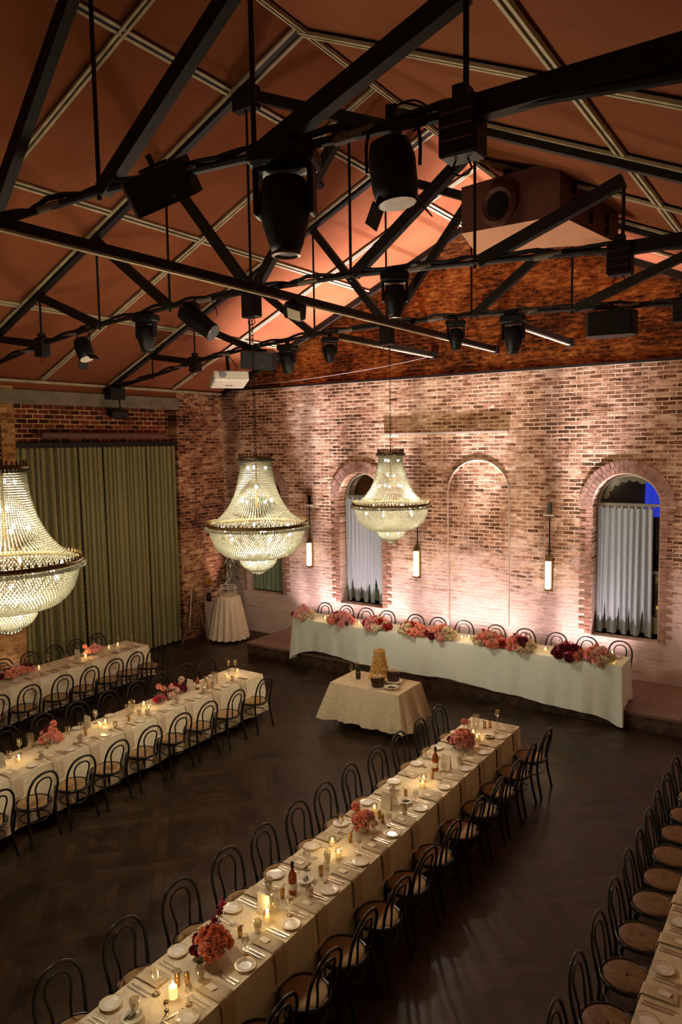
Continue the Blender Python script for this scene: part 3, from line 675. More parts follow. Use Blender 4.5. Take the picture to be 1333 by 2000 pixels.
mb = MB(); mb.lathe([(.25, 0), (.25, .02), (.20, .035), (.14, .0)], cc, 24, Mx, cap0=False, cap1=False); mb.obj('horn_ring', 'orange_box', A)
mb = MB(); mb.lathe([(.01, .012), (.15, .014)], cc, 20, Mx, cap1=False); mb.obj('horn_mouth', 'black_plastic', A)
sd = Vector((P3[0] - P2[0], P3[1] - P2[1], 0)).normalized(); sn = Vector((sd.y, -sd.x, 0))
for i in range(3):
    for j in range(2):
        c = Vector((P2[0], P2[1], 7.55 + j * .16 - i * .06)) + sd * (.35 + i * .5) + sn * .012
        mb = MB(); mb.bar(c - Vector((0, 0, .06)), c + Vector((0, 0, .06)), .06, .015, sn); mb.obj('port_slot', 'black_plastic', B)
mb = MB(); mb.box((.0, .3, 8.07), (1.1, .5, .22)); mb.cyl((-.2, .3, 8.15), (-.2, .3, 8.55), .02, seg=6); mb.cyl((.3, .3, 8.15), (.3, .3, 8.40), .02, seg=6); mb.obj('hanging_frame', 'black_metal', t)
tag(t, 'large rust-orange speaker cluster with a round horn hung under the roof', 'speaker')
# smoke detector, wall speaker, hoist chain
t = thing('smoke_detector', (-6.95, 9.9, zc(-6.95) - .03)); mb = MB(); mb.lathe([(.08, 0), (.09, -.03), (.05, -.07)], seg=14); mb.obj('case', 'black_plastic', t); tag(t, 'small black round detector on the orange ceiling', 'detector')
t = thing('wall_speaker', (-13.05, 10.72, 5.95)); mb = MB(); mb.box((0, 0, 0), (.22, .40, .26)); mb.obj('bracket_box', 'black_metal', t)
mb = MB(); mb.box((.06, 0, -.42), (.26, .42, .18), ry=.3, bev=.03); mb.obj('speaker', 'black_plastic', t); mb = MB(); mb.cyl((0, .12, -.1), (.03, .12, -.35), .015, seg=6); mb.obj('arm', 'black_metal', t)
tag(t, 'black speaker on a bracket above the velvet curtains', 'speaker')
mb = MB(); mb.tube(spline([(-12.4, 14.15, 6.26), (-10.2, 14.1, 6.32), (-8.4, 14.15, 6.45), (-7.15, 14.1, 6.58)], 8), .006, 5); tag(mb.obj('cable_line', 'dull_tape'), 'thin pale cable sagging in front of the gable', 'cable')

# ------------------------------------------------------------------ chandeliers
def interp(prof, n):
    L = [0]
    for a, b in zip(prof, prof[1:]): L.append(L[-1] + math.hypot(b[0] - a[0], b[1] - a[1]))
    out = []
    for i in range(n):
        s = L[-1] * i / (n - 1); k = max(j for j in range(len(L)) if L[j] <= s + 1e-9); k = min(k, len(prof) - 2)
        f = (s - L[k]) / (L[k + 1] - L[k]); out.append((prof[k][0] + f * (prof[k + 1][0] - prof[k][0]), prof[k][1] + f * (prof[k + 1][1] - prof[k][1])))
    return out
def smoothprof(p): return [(v.x, v.y) for v in spline([(a, b, 0) for a, b in p], 8)]
def beads(mb, prof, n, strands, r, twist=0):
    pts = interp(smoothprof(prof), n)
    for i, (rad, z) in enumerate(pts):
        for k in range(strands):
            a = 2 * PI * (k + .5 * (i % 2) * twist) / strands
            mb.octa((rad * math.cos(a), rad * math.sin(a), z), r, r * 1.15)
def chandelier():
    t = thing('crystal_chandelier')      # origin: rim plane
    up = [(.195, .82), (.205, .72), (.235, .55), (.29, .37), (.37, .22), (.47, .10), (.60, .02)]
    mb = MB(); beads(mb, up, 42, 84, .0112); o = mb.obj('upper_bead_strands', 'crystal', t); o['kind'] = 'stuff'
    bowl = [(.615, -.04), (.60, -.14), (.555, -.26), (.49, -.34), (.40, -.40), (.27, -.435)]
    mb = MB(); beads(mb, bowl, 24, 112, .0138, 1); o = mb.obj('bowl_bead_strands', 'crystal', t); o['kind'] = 'stuff'
    low = [(.235, -.43), (.225, -.50), (.19, -.55), (.14, -.585), (.09, -.60)]
    mb = MB(); beads(mb, low, 12, 54, .0135, 1); o = mb.obj('lower_bead_bowl', 'crystal', t); o['kind'] = 'stuff'
    mb = MB()
    for k in range(110): a = 2 * PI * k / 110; mb.ball((.665 * math.cos(a), .665 * math.sin(a), -.045), .022, 6, 4)
    o = mb.obj('rim_bead_ring', 'crystal', t, True); o['kind'] = 'stuff'
    mb = MB()
    for k in range(44): a = 2 * PI * k / 44; mb.ball((.235 * math.cos(a), .235 * math.sin(a), .825), .018, 6, 4)
    mb.obj('neck_bead_ring', 'crystal', t, True)
    mb = MB(); mb.lathe([(.625, -.022), (.65, -.024), (.658, -.008), (.652, .012), (.64, .02), (.62, .018)], seg=64, cap0=False, cap1=False)
    for k in range(72):
        a = 2 * PI * k / 72; c, s = math.cos(a), math.sin(a); mb.octa((.645 * c, .645 * s, .034), .012, .024)
    rim = mb.obj('gilt_rim', 'antique_gold', t)
    mb = MB()
    for k in range(96): a = 2 * PI * k / 96; mb.octa((.662 * math.cos(a), .662 * math.sin(a), -.006), .008, .008)
    mb.obj('rim_studs', 'gold', rim)
    mb = MB(); mb.lathe([(.19, .835), (.225, .84), (.225, .865), (.20, .875), (.05, .88)], seg=40)
    for k in range(30): a = 2 * PI * k / 30; mb.octa((.215 * math.cos(a), .215 * math.sin(a), .895), .013, .03)
    mb.obj('gilt_crown', 'antique_gold', t)
    mb = MB(); mb.lathe([(.09, -.60), (.095, -.63), (.085, -.64)], seg=24, cap0=False); 
    for k in range(18): a = 2 * PI * k / 18; mb.octa((.09 * math.cos(a), .09 * math.sin(a), -.635), .011, .018)
    mb.octa((0, 0, -.665), .02, .03); mb.obj('bottom_finial', 'crystal', t)
    mb = MB(); mb.cyl((0, 0, .2), (0, 0, .9), .012, seg=8)
    mb.obj('inner_stem', 'antique_gold', t)
    for r, z, n, ph in ((.13, .73, 3, .3), (.20, .30, 5, .9), (.50, -.06, 6, .2), (.42, -.16, 5, .7), (.12, -.50, 3, .1), (.10, .48, 2, 2.2)):
        for k in range(n):
            a = ph + 2 * PI * k / n; mb = MB(); mb.ball((r * math.cos(a), r * math.sin(a), z), .019, 8, 6, 1.3); mb.obj('bulb', 'bulb', t, True)
    mb = MB(); z = .90; k = 0
    while z < 2.72:
        q = [(.017 * math.cos(2 * PI * i / 8), .0, z + .03 * math.sin(2 * PI * i / 8)) if k % 2 == 0 else (0, .017 * math.cos(2 * PI * i / 8), z + .03 * math.sin(2 * PI * i / 8)) for i in range(8)]
        mb.tube(q, .0045, 4, True); z += .045; k += 1
    mb.obj('chain', 'black_metal', t)
    return t
CHP = Proto(chandelier)
for (x, y), lab in zip(CHANDS, ('crystal chandelier cut off by the left edge, largest of the three', 'crystal chandelier in the middle, in front of the corner window', 'crystal chandelier farthest away, in front of the brick wall')):
    CHP.place((x, y, 3.775), R.uniform(0, .5), lab, 'chandelier', 'crystal basket chandeliers')

# ------------------------------------------------------------------ chairs
def make_chair(seatmat, wood='chair_wood'):
    def f():
        t = thing('bentwood_chair')
        mb = MB(); mb.lathe([(.01, .462), (.12, .466), (.185, .458), (.19, .45), (.01, .445)], seg=24, cap0=False, cap1=False); mb.obj('seat', seatmat, t, True)
        mb = MB(); mb.tube([(.205 * math.cos(2 * PI * i / 24), .205 * math.sin(2 * PI * i / 24), .445) for i in range(24)], .020, 8, True); mb.obj('seat_frame', wood, t, True)
        L = [(-.19, -.17, .44), (-.20, -.19, .56), (-.205, -.215, .68), (-.18, -.235, .78), (-.115, -.25, .86), (0, -.255, .89)]
        L = L + [(-x, y, z) for x, y, z in L[-2::-1]]
        mb = MB(); mb.tube(spline(L, 5), .0145, 8); h = mb.obj('back_hoop', wood, t, True)
        L = [(-.075, -.185, .45), (-.08, -.195, .56), (-.105, -.215, .68), (-.105, -.23, .745), (-.07, -.243, .80), (0, -.248, .82)]
        L = L + [(-x, y, z) for x, y, z in L[-2::-1]]
        mb = MB(); mb.tube(spline(L, 5), .011, 8); mb.obj('inner_hoop', wood, h, True)
        for s in (-1, 1):
            mb = MB(); mb.tube(spline([(s * .19, -.17, .45), (s * .19, -.18, .28), (s * .205, -.24, 0)], 5), .0165, 8); mb.obj('leg', wood, t, True)
            mb = MB(); mb.tube(spline([(s * .155, .135, .44), (s * .165, .155, .25), (s * .19, .19, 0)], 4), [.02, .013], 8); mb.obj('leg', wood, t, True)
        mb = MB(); mb.tube([(.168 * math.cos(2 * PI * i / 24), .168 * math.sin(2 * PI * i / 24) - .01, .27) for i in range(24)], .008, 6, True); mb.obj('leg_ring', wood, t, True)
        return t
    return f
CC = Proto(make_chair('cane')); CBn = Proto(make_chair('brown_seat'))
def row(proto, x, ys, rz, fmt, group, jit=.03, z=0):
    for i, y in enumerate(ys):
        proto.place((x + R.uniform(-jit, jit) * .5, y, z), rz + R.uniform(-.07, .07), fmt % nth(i), 'chair', group)
E90 = PI / 2
# a chair faces local +Y; rz=-90deg faces +X
cL = [9.60, 9.02, 8.42, 7.82, 7.24, 6.65, 6.12, 5.55, 5.0, 4.38, 3.74, 3.11]
row(CC, -4.52, cL, -E90, 'black bentwood chair, %s from the far end, left side of the centre table', 'chairs along the left of the centre table')
cR = [9.58, 8.99, 8.40, 7.84, 7.28, 6.66, 6.08, 5.50, 4.92, 4.36, 3.78]
row(CC, -3.345, cR, E90, 'black bentwood chair, %s from the far end, right side of the centre table', 'chairs along the right of the centre table')
rT = [9.47, 8.96, 8.47, 7.97, 7.49, 7.03, 6.48, 5.92, 5.33, 4.76, 4.2]
row(CBn, -1.24, rT, -E90, 'dark bentwood chair with brown seat, %s from the far end, table cut by right edge', 'chairs along the right-hand table')
l2F = [9.30, 8.58, 7.97, 7.40, 6.82, 6.21, 5.66, 5.10, 4.52]
row(CC, -8.06, l2F, E90, 'cane-seated bentwood chair, %s from the far end, near side of the left table', 'chairs along the near side of the left table')
l2B = [9.68, 9.15, 8.57, 8.03, 7.46, 6.86, 6.28, 5.7]
row(CC, -9.33, l2B, -E90, 'dark bentwood chair, %s from the far end, far side of the left table', 'chairs along the far side of the left table')
l1F = [9.74, 9.22, 8.73, 8.16, 7.62, 7.0, 6.42]
row(CC, -11.18, l1F, E90, 'bentwood chair, %s from the far end, near side of the table by the curtains', 'chairs along the near side of the curtain table')
l1B = [9.74, 9.22, 8.70, 8.16, 7.6, 7.0]
row(CC, -12.52, l1B, -E90, 'dark bentwood chair, %s from the far end, curtain side of the curtain table', 'chairs between the curtain table and curtains')
hc = [-9.52, -8.95, -8.40, -7.88, -7.18, -6.68, -6.07, -5.42, -4.80, -4.20, -3.64, -3.05]
for i, x in enumerate(hc):
    CBn.place((x, 13.28, .29), PI + R.uniform(-.08, .08), 'bentwood chair behind the flower-decked head table, %s from its left end' % nth(i), 'chair', 'chairs behind the head table')

# ------------------------------------------------------------------ tables and cloths
def cloth(x0, x1, y0, y1, zt, zb, flare=.05, wave=.018, wl=.30, seed=1, name='tablecloth', material='cream_linen', zfun=None, nz=7):
    """draped cloth: flat top, four hanging sides with soft folds"""
    cx, cy = (x0 + x1) / 2, (y0 + y1) / 2; r = random.Random(seed); per = []
    nx = max(3, int((x1 - x0) / .045)); ny = max(3, int((y1 - y0) / .045))
    for i in range(nx): per.append((x0 + (x1 - x0) * i / nx, y0, 0, -1))
    for i in range(ny): per.append((x1, y0 + (y1 - y0) * i / ny, 1, 0))
    for i in range(nx): per.append((x1 - (x1 - x0) * i / nx, y1, 0, 1))
    for i in range(ny): per.append((x0, y1 - (y1 - y0) * i / ny, -1, 0))
    n = len(per); vs = []; ph = [r.uniform(0, 6) for _ in range(4)]
    cor = [(x0, y0), (x1, y0), (x1, y1), (x0, y1)]
    for j in range(nz + 1):
        t = j / nz
        for i, (x, y, dx, dy) in enumerate(per):
            s = i * .045; dc = min(math.hypot(x - a, y - b) for a, b in cor)
            k = math.exp(-dc * 5)
            nxv, nyv = dx, dy
            if k > .05:
                q = Vector((x - cx, y - cy)); sx = 1 if q.x > 0 else -1; sy = 1 if q.y > 0 else -1
                nxv = dx * (1 - k) + sx * k * .75; nyv = dy * (1 - k) + sy * k * .75
            w = wave * (math.sin(s * 2 * PI / wl + ph[0]) + .6 * math.sin(s * 2 * PI / (wl * .43) + ph[1]) + .8 * math.sin(s * 2 * PI / (wl * 2.7) + ph[2]))
            off = .004 + (flare * t + w * t * (1 + k * 1.5) + flare * 1.6 * k * t)
            z_b = zfun(x, y) if zfun else zb
            z = zt - (zt - z_b) * t if j else zt
            if j == 0: off = 0
            if j == nz: z += .012 * math.sin(s * 2 * PI / (wl * 1.9) + ph[3])
            vs.append((x + nxv * off - cx, y + nyv * off - cy, z))
    fs = [((j + 1) * n + i, (j + 1) * n + (i + 1) % n, j * n + (i + 1) % n, j * n + i) for j in range(nz) for i in range(n)]
    mb = MB(); mb.add(vs, fs); top = tuple(range(n)); mb.f.append(top); mb.mi.append(0)
    return mb.obj(name, material, None, False, (cx, cy, 0))
def table(x0, x1, y0, y1, zf, zt, label, n_leg=4, name='banquet_table'):
    t = thing(name, ((x0 + x1) / 2, (y0 + y1) / 2, zf)); sx, sy = (x1 - x0) / 2 - .02, (y1 - y0) / 2 - .02
    mb = MB(); mb.box((0, 0, zt - zf - .025), (2 * sx, 2 * sy, .03)); mb.obj('tabletop', 'easel_wood', t)
    for a in (-1, 1):
        for b in (-1, 1): mb = MB(); mb.cyl((a * (sx - .06), b * (sy - .15), 0), (a * (sx - .06), b * (sy - .15), zt - zf - .04), .018, seg=8); mb.obj('leg', 'black_metal', t)
    tag(t, label, 'table'); return t
T = .76
TB = {'C': (-4.29, -3.56, 2.15, 9.78), 'L2': (-8.98, -8.26, 3.4, 9.76), 'L1': (-12.2, -11.5, 4.6, 10.02), 'R': (-1.02, -.30, 3.2, 9.7)}
nm = {'C': 'long centre dining table', 'L2': 'long left dining table between two rows of chairs', 'L1': 'long dining table nearest the velvet curtains', 'R': 'long dining table cut off by the right edge'}
for i, (k, (x0, x1, y0, y1)) in enumerate(TB.items()):
    table(x0, x1, y0, y1, 0, T - .003, nm[k] + ' under its cream cloth')
    c = cloth(x0, x1, y0, y1, T, .14 if k != 'L2' else .10, .03, .010, .42, i + 3)
    tag(c, 'cream linen cloth draped over the ' + nm[k], 'tablecloth', 'cream cloths on the long tables')
# cake table
table(-6.98, -5.66, 10.02, 10.80, 0, T - .003, 'small rectangular table under the cake cloth', name='cake_table')
c = cloth(-6.98, -5.66, 10.02, 10.80, T, .16, .10, .028, .36, 21, material='cake_linen'); tag(c, 'beige linen cloth draped over the small cake table', 'tablecloth')
# head table on the stage
table(-9.60, -2.78, 12.43, 13.05, .29, 1.047, 'long head table standing on the stage', name='head_table')
def zhead(x, y):
    if y > 13.0: return .33
    if y > 12.6 and (x > -3 or x < -9.5): return .33
    k = math.exp(-abs(x + 2.78) * 3.2) + math.exp(-abs(x + 9.6) * 5)
    return max(.03, .40 - .20 * min(1, (x + 9.6) / 6.8) - .25 * k + .03 * math.sin(x * 1.9))
c = cloth(-9.60, -2.78, 12.40, 13.05, 1.05, .4, .02, .014, .75, 31, material='head_linen', zfun=zhead, nz=10); tag(c, 'pale mint-white cloth over the head table, falling over the stage edge', 'tablecloth')

# ------------------------------------------------------------------ tableware
def plate():
    t = thing('side_plate')
    mb = MB(); mb.lathe([(.012, .002), (.05, .002), (.080, .012), (.0835, .016), (.080, .0165), (.053, .007), (.012, .006)], seg=28, cap0=False, cap1=True); mb.obj('plate_body', 'porcelain', t, True)
    mb = MB(); mb.lathe([(.001, .0085), (.048, .0085)], seg=24, cap1=False); mb.obj('plate_well', 'porcelain_in', t)
    mb = MB(); mb.tube([(.082 * math.cos(2 * PI * i / 28), .082 * math.sin(2 * PI * i / 28), .0165) for i in range(28)], .0014, 5, True); mb.obj('gilt_line', 'brass', t)
    return t
def bowl():
    t = thing('small_dish')
    mb = MB(); mb.lathe([(.03, .0), (.035, .004), (.06, .022), (.083, .03), (.081, .033), (.055, .025), (.001, .012)], seg=26, cap1=False); mb.obj('dish_body', 'porcelain', t, True)
    mb = MB()
    for i in range(7): mb.bar((-.03 + .01 * i, -.03 + .012 * (i % 4), .024), (-.005 + .01 * i, .02 - .008 * (i % 3), .027), .009, .004, (0, 0, 1))
    mb.obj('garnish', 'stem', t)
    return t
def knife():
    t = thing('dinner_knife'); mb = MB(); mb.bar((0, -.11, .004), (0, -.01, .004), .013, .006, (1, 0, 0)); mb.obj('handle', 'steel', t)
    mb = MB(); mb.prism([(-.007, -.01, .003), (.006, -.01, .003), (.008, .07, .003), (.003, .105, .003), (-.006, .10, .003)], (0, 0, .0025)); mb.obj('blade', 'steel', t); return t
def fork():
    t = thing('dinner_fork'); mb = MB(); mb.bar((0, -.10, .004), (0, .03, .004), .008, .004, (1, 0, 0)); mb.prism([(-.005, .03, .003), (.005, .03, .003), (.012, .055, .004), (-.012, .055, .004)], (0, 0, .003)); mb.obj('handle', 'steel', t)
    mb = MB()
    for k in range(4): mb.bar((-.0105 + .007 * k, .055, .005), (-.0105 + .007 * k, .095, .008), .003, .003, (1, 0, 0))
    mb.obj('tines', 'steel', t); return t
def napkin():
    t = thing('draped_napkin')   # local: table inner at -y, falls over the edge at y=.21
    n = 8; prof = [(-.02, .006), (.06, .009), (.14, .007), (.20, .006), (.222, -.004), (.232, -.05), (.238, -.16), (.240, -.26)]
    vs = []
    for y, z in prof:
        for i in range(n + 1): x = -.075 + .15 * i / n; vs.append((x, y + (.004 * math.sin(i * 1.7) if z < -.03 else 0), z + .002 * math.sin(i * 1.1 + y * 9)))
    mb = MB(); mb.add(vs, [(j * (n + 1) + i, j * (n + 1) + i + 1, (j + 1) * (n + 1) + i + 1, (j + 1) * (n + 1) + i) for j in range(len(prof) - 1) for i in range(n)])
    vs2 = [(x, y, z + .006) if z > -.003 else (x, y + .005, z) for x, y, z in vs]
    mb.add(vs2, [(j * (n + 1) + i, (j + 1) * (n + 1) + i, (j + 1) * (n + 1) + i + 1, j * (n + 1) + i + 1)[::-1] for j in range(len(prof) - 1) for i in range(n)])
    mb.obj('cloth', 'napkin', t, True)
    mb = MB(); mb.prism([(-.035, .03, .018), (.02, .02, .018), (.03, .10, .018), (-.025, .11, .018)], (0, 0, .002)); mb.obj('place_card', 'card', t)
    return t
def mill():
    t = thing('pepper_mill'); mb = MB(); mb.lathe([(.020, 0), (.021, .06), (.019, .065)], seg=14); mb.obj('body', 'brass', t, True)
    mb = MB(); mb.lathe([(.021, .066), (.022, .088), (.012, .098), (.004, .10)], seg=14); c = mb.obj('cap', 'brass', t, True)
    mb = MB(); mb.bar((0, 0, .10), (.028, .012, .105), .006, .004, (0, 1, 0)); mb.ball((.03, .013, .112), .006, 6, 4); mb.obj('crank', 'dark_steel', c); return t
def votive(lit=True):
    def f():
        t = thing('votive_candle'); mb = MB(); mb.lathe([(.028, 0), (.034, .005), (.037, .085), (.034, .085), (.031, .01)], seg=18); mb.obj('glass_holder', 'clear_glass', t, True)
        mb = MB(); mb.lathe([(.026, .008), (.027, .045), (.02, .043)], seg=14); w = mb.obj('wax', 'candle_wax', t, True)
        mb = MB(); mb.lathe([(.002, .046), (.007, .056), (.005, .068), (.001, .082)], seg=8); mb.obj('flame', 'flame', w, True); return t
    return f
def pillar():
    t = thing('pillar_candle'); mb = MB(); mb.lathe([(.001, 0), (.031, 0), (.031, .085), (.026, .087), (.001, .080)], seg=18); w = mb.obj('wax', 'candle_wax', t, True)
    mb = MB(); mb.lathe([(.002, .085), (.008, .097), (.006, .112), (.001, .13)], seg=8); mb.obj('flame', 'flame', w, True); return t
def wineglass():
    t = thing('wine_glass'); mb = MB(); mb.lathe([(.035, 0), (.030, .004), (.005, .008), (.0035, .09), (.012, .10), (.034, .125), (.038, .155), (.031, .20)], seg=18, cap1=False); mb.obj('glass_body', 'clear_glass', t, True); return t
def tumbler():
    t = thing('water_glass'); mb = MB(); mb.lathe([(.028, 0), (.030, .01), (.037, .10), (.034, .10), (.029, .014)], seg=18); mb.obj('glass_body', 'clear_glass', t, True); return t
def carafe():
    t = thing('ribbed_carafe'); n = 32; prof = [(.042, 0), (.046, .01), (.046, .19), (.043, .20), (.041, .205)]; vs = []
    for r_, z in prof:
        for k in range(n): a = 2 * PI * k / n; rr = r_ * (1 + (.035 if k % 2 else -.02)); vs.append((rr * math.cos(a), rr * math.sin(a), z))
    mb = MB(); mb.add(vs, [(j * n + k, j * n + (k + 1) % n, (j + 1) * n + (k + 1) % n, (j + 1) * n + k) for j in range(4) for k in range(n)]); mb.obj('glass_body', 'clear_glass', t)
    mb = MB(); mb.lathe([(.038, .01), (.038, .11)], seg=18); mb.obj('water', 'clear_glass', t, True); return t
def bottle(glass, lab, cap, w=.038, sq=False):
    def f():
        t = thing('liquor_bottle'); seg = 4 if sq else 18; mb = MB()
        mb.lathe([(w * .9, 0), (w, .008), (w, .17), (w * .75, .20), (.014, .225), (.013, .27)], seg=18); mb.obj('glass_body', glass, t, True)
        mb = MB(); mb.lathe([(w + .001, .05), (w + .001, .11)], seg=18, cap0=False, cap1=False); mb.obj('label', lab, t, True)
        mb = MB(); mb.lathe([(w + .0015, .124), (w + .0015, .132)], seg=18, cap0=False, cap1=False); mb.obj('label_band', 'fl_red' if glass == 'amber' else 'gold', t, True)
        mb = MB(); mb.lathe([(.015, .255), (.0155, .30), (.012, .302)], seg=12); mb.obj('cap', cap, t, True); return t
    return f
def menu():
    t = thing('menu_card'); mb = MB(); mb.prism([(-.06, -.025, 0), (.06, -.025, 0), (.06, -.004, .18), (-.06, -.004, .18)], (0, .002, 0)); mb.obj('front_leaf', 'card', t)
    mb = MB(); mb.prism([(-.06, .022, 0), (.06, .022, 0), (.06, .001, .18), (-.06, .001, .18)], (0, .002, 0)); mb.obj('back_leaf', 'card', t); return t
PL, BW, KN, FK, NP, ML, VO, PC, WG, TU, CF, MN = [Proto(f) for f in (plate, bowl, knife, fork, napkin, mill, votive(), pillar, wineglass, tumbler, carafe, menu)]
BT = Proto(bottle('amber', 'label_cream', 'black_plastic'))
def setting(side, edge, yc, i, who, full=True, plate_xy=None):
    """side=+1: guest sits at +x of the table"""
    rz = -E90 if side > 0 else E90          # local +y points out to the guest
    rot = Matrix.Rotation(rz, 3, 'Z')
    def P(dx, dy): v = rot @ Vector((dx, dy, 0)); return (edge + v.x, yc + v.y, T + .001)
    L = '%s place from far end, %s' % (nth(i), who)
    NP.place((edge - side * .215, yc, T + .001), rz, 'draped beige napkin, ' + L, 'napkin', 'draped napkins, ' + who)
    p = plate_xy or P(.33, -.095)[:2]
    PL.place((p[0], p[1], T + .002), 0, 'gilt-rimmed side plate, ' + L, 'plate', 'side plates, ' + who)
    if full:
        # outwards = local +y ; guest's left hand is local +x
        for k, d in enumerate((-.13, -.165)):
            KN.place(P(d, -.14 + .01 * k), rz + PI + R.uniform(-.05, .05), '%s knife, %s' % (('inner', 'outer')[k], L), 'knife', 'knives, ' + who)
        for k, d in enumerate((.13, .165)):
            FK.place(P(d, -.14 - .01 * k), rz + PI + R.uniform(-.05, .05), '%s fork, %s' % (('inner', 'outer')[k], L), 'fork', 'forks, ' + who)
pR = [9.26, 8.67, 8.10, 7.53, 6.94, 6.31, 5.70, 5.17, 4.60, 4.02, 3.40, 2.82]
for i, y in enumerate(pR): setting(1, -3.56, y + .30, i, 'right side of centre table', True, (-3.655, y))
pLs = [9.09, 8.50, 7.92, 7.34, 6.74, 6.20, 5.67, 5.09, 4.50, 3.85, 3.19, 2.6]
for i, y in enumerate(pLs): setting(-1, -4.29, y - .30, i, 'left side of centre table', i > 2, (-4.22, y))
p2 = [8.93, 8.28, 7.66, 7.08, 6.47, 5.88, 5.31, 4.72]
for i, y in enumerate(p2): setting(1, -8.26, y + .30, i, 'near side of left table', i < 7, (-8.36, y))
p2b = [9.19, 8.58, 8.0, 7.42, 6.98, 6.40, 5.8]
for i, y in enumerate(p2b): PL.place((-8.92, y, T + .002), 0, 'gilt-rimmed side plate, %s from the far end, far side of left table' % nth(i), 'plate', 'side plates, far side of left table')
p1 = [9.40, 8.86, 8.30, 7.76, 7.2, 6.62]
for i, y in enumerate(p1): setting(1, -11.5, y + .26, i, 'near side of curtain table', i < 4, (-11.64, y))
for i, y in enumerate([6.72, 6.12, 5.46, 4.86]): setting(-1, -1.02, y - .30 + .28, i, 'table at right edge of view', True, (-.93, y + .28 - .03))
def many(proto, pts, cat, group, labs, jr=True, sc=1.0, z=T + .002):
    for i, (p, l) in enumerate(zip(pts, labs)): proto.place((p[0], p[1], z), R.uniform(0, 6) if jr else 0, l, cat, group, sc)
def seq(n, what, where): return ['%s, %s from the far end of the %s' % (what, nth(i), where) for i in range(n)]
by = lambda L: sorted(L, key=lambda p: -p[1])
many(BW, by([(-3.98, 3.18), (-3.92, 5.16), (-3.86, 6.97), (-3.79, 9.19)]), 'dish', 'shared dishes on the centre table', seq(4, 'small shared dish', 'centre table'))
many(ML, by([(-3.95, 3.59), (-3.90, 3.64), (-3.92, 4.26), (-3.95, 4.86), (-3.86, 5.33), (-3.94, 5.96), (-3.86, 6.47), (-3.93, 6.52), (-3.92, 7.09), (-3.88, 7.68), (-3.96, 9.48), (-3.90, 9.53)]), 'pepper mill', 'brass mills on the centre table', seq(12, 'small brass mill', 'centre table'))
many(VO, by([(-3.86, 4.54), (-4.06, 5.81), (-3.89, 5.67), (-3.88, 7.43), (-4.05, 6.62), (-3.92, 7.54), (-3.88, 9.03), (-3.99, 9.15)]), 'candle', 'lit candles on the centre table', seq(8, 'lit glass candle', 'centre table'))
PC.place((-3.89, 3.49, T + .002), 0, 'lit cream pillar candle at the near end of the centre table', 'candle')
many(MN, by([(-3.95, 4.60), (-3.98, 6.76), (-3.85, 8.01)]), 'card', 'folded cards on the centre table', seq(3, 'tall folded cream card', 'centre table'), False)
many(CF, by([(-3.89, 4.67), (-3.94, 6.85), (-4.05, 9.39)]), 'carafe', 'ribbed carafes on the centre table', seq(3, 'ribbed glass carafe', 'centre table'))
many(BT, by([(-3.91, 4.96), (-3.94, 7.89)]), 'bottle', 'amber bottles on the centre table', seq(2, 'amber liquor bottle', 'centre table'))
many(TU, by([(-3.84, 4.39), (-4.02, 3.24), (-3.85, 3.73), (-3.94, 5.55), (-4.14, 4.9), (-3.75, 5.0), (-4.1, 6.3), (-3.75, 6.75), (-4.1, 7.1), (-3.75, 8.2), (-3.78, 8.6), (-4.16, 9.37)]), 'glass', 'water glasses on the centre table', seq(12, 'water glass', 'centre table'))
many(WG, by([(-3.87, 9.73), (-4.02, 5.33), (-4.02, 3.44), (-4.12, 6.05), (-3.76, 6.1), (-4.1, 7.9)]), 'wine glass', 'wine glasses on the centre table', seq(6, 'stemmed wine glass', 'centre table'))
many(VO, by([(-8.67, 9.56), (-8.63, 9.25), (-8.61, 7.46), (-8.80, 7.53), (-8.66, 6.60), (-8.70, 6.72), (-8.62, 5.29)]), 'candle', 'lit candles on the left table', seq(7, 'lit glass candle', 'left table'))
many(WG, by([(-8.90, 9.58), (-8.80, 9.65), (-8.87, 6.68), (-8.85, 5.45)]), 'wine glass', 'wine glasses on the left table', seq(4, 'stemmed wine glass', 'left table'))
many(TU, by([(-8.55, 7.22), (-8.88, 6.21), (-8.83, 5.29), (-8.5, 8.75), (-8.8, 8.9), (-8.85, 7.9)]), 'glass', 'water glasses on the left table', seq(6, 'water glass', 'left table'))
many(CF, by([(-8.58, 8.90), (-8.73, 7.24), (-8.88, 5.63)]), 'carafe', 'ribbed carafes on the left table', seq(3, 'ribbed glass carafe', 'left table'))
many(MN, by([(-8.75, 8.48), (-8.83, 6.51), (-8.70, 5.10)]), 'card', 'folded cards on the left table', seq(3, 'tall folded cream card', 'left table'), False)
many(ML, by([(-8.5, 8.65), (-8.52, 7.0), (-8.6, 6.3)]), 'pepper mill', 'brass mills on the left table', seq(3, 'small brass mill', 'left table'))
BT.place((-8.65, 8.55, T + .002), 0, 'amber bottle on the left table beside the coral flowers', 'bottle', scale=.9)
many(VO, by([(-11.79, 8.72), (-11.95, 9.40), (-11.95, 7.83), (-11.95, 9.62)]), 'candle', 'lit candles on the curtain table', seq(4, 'lit glass candle', 'curtain table'))
many(WG, by([(-11.89, 9.93), (-12.06, 8.10), (-11.79, 8.30), (-12.06, 9.73)]), 'wine glass', 'wine glasses on the curtain table', seq(4, 'stemmed wine glass', 'curtain table'))
many(MN, [(-11.84, 8.58)], 'card', None, ['tall folded cream card on the table nearest the curtains'], False, 1.15)
many(WG, [(-3.74, y) for y in (9.35, 8.75, 8.2, 7.62, 7.0, 6.4, 5.8, 5.25, 4.7, 4.12, 3.5)], 'wine glass', 'wine glasses along the right side of the centre table', ['stemmed wine glass by %s right-hand place from far end, centre table' % ('the ' + nth(i)) for i in range(11)], sc=.85)
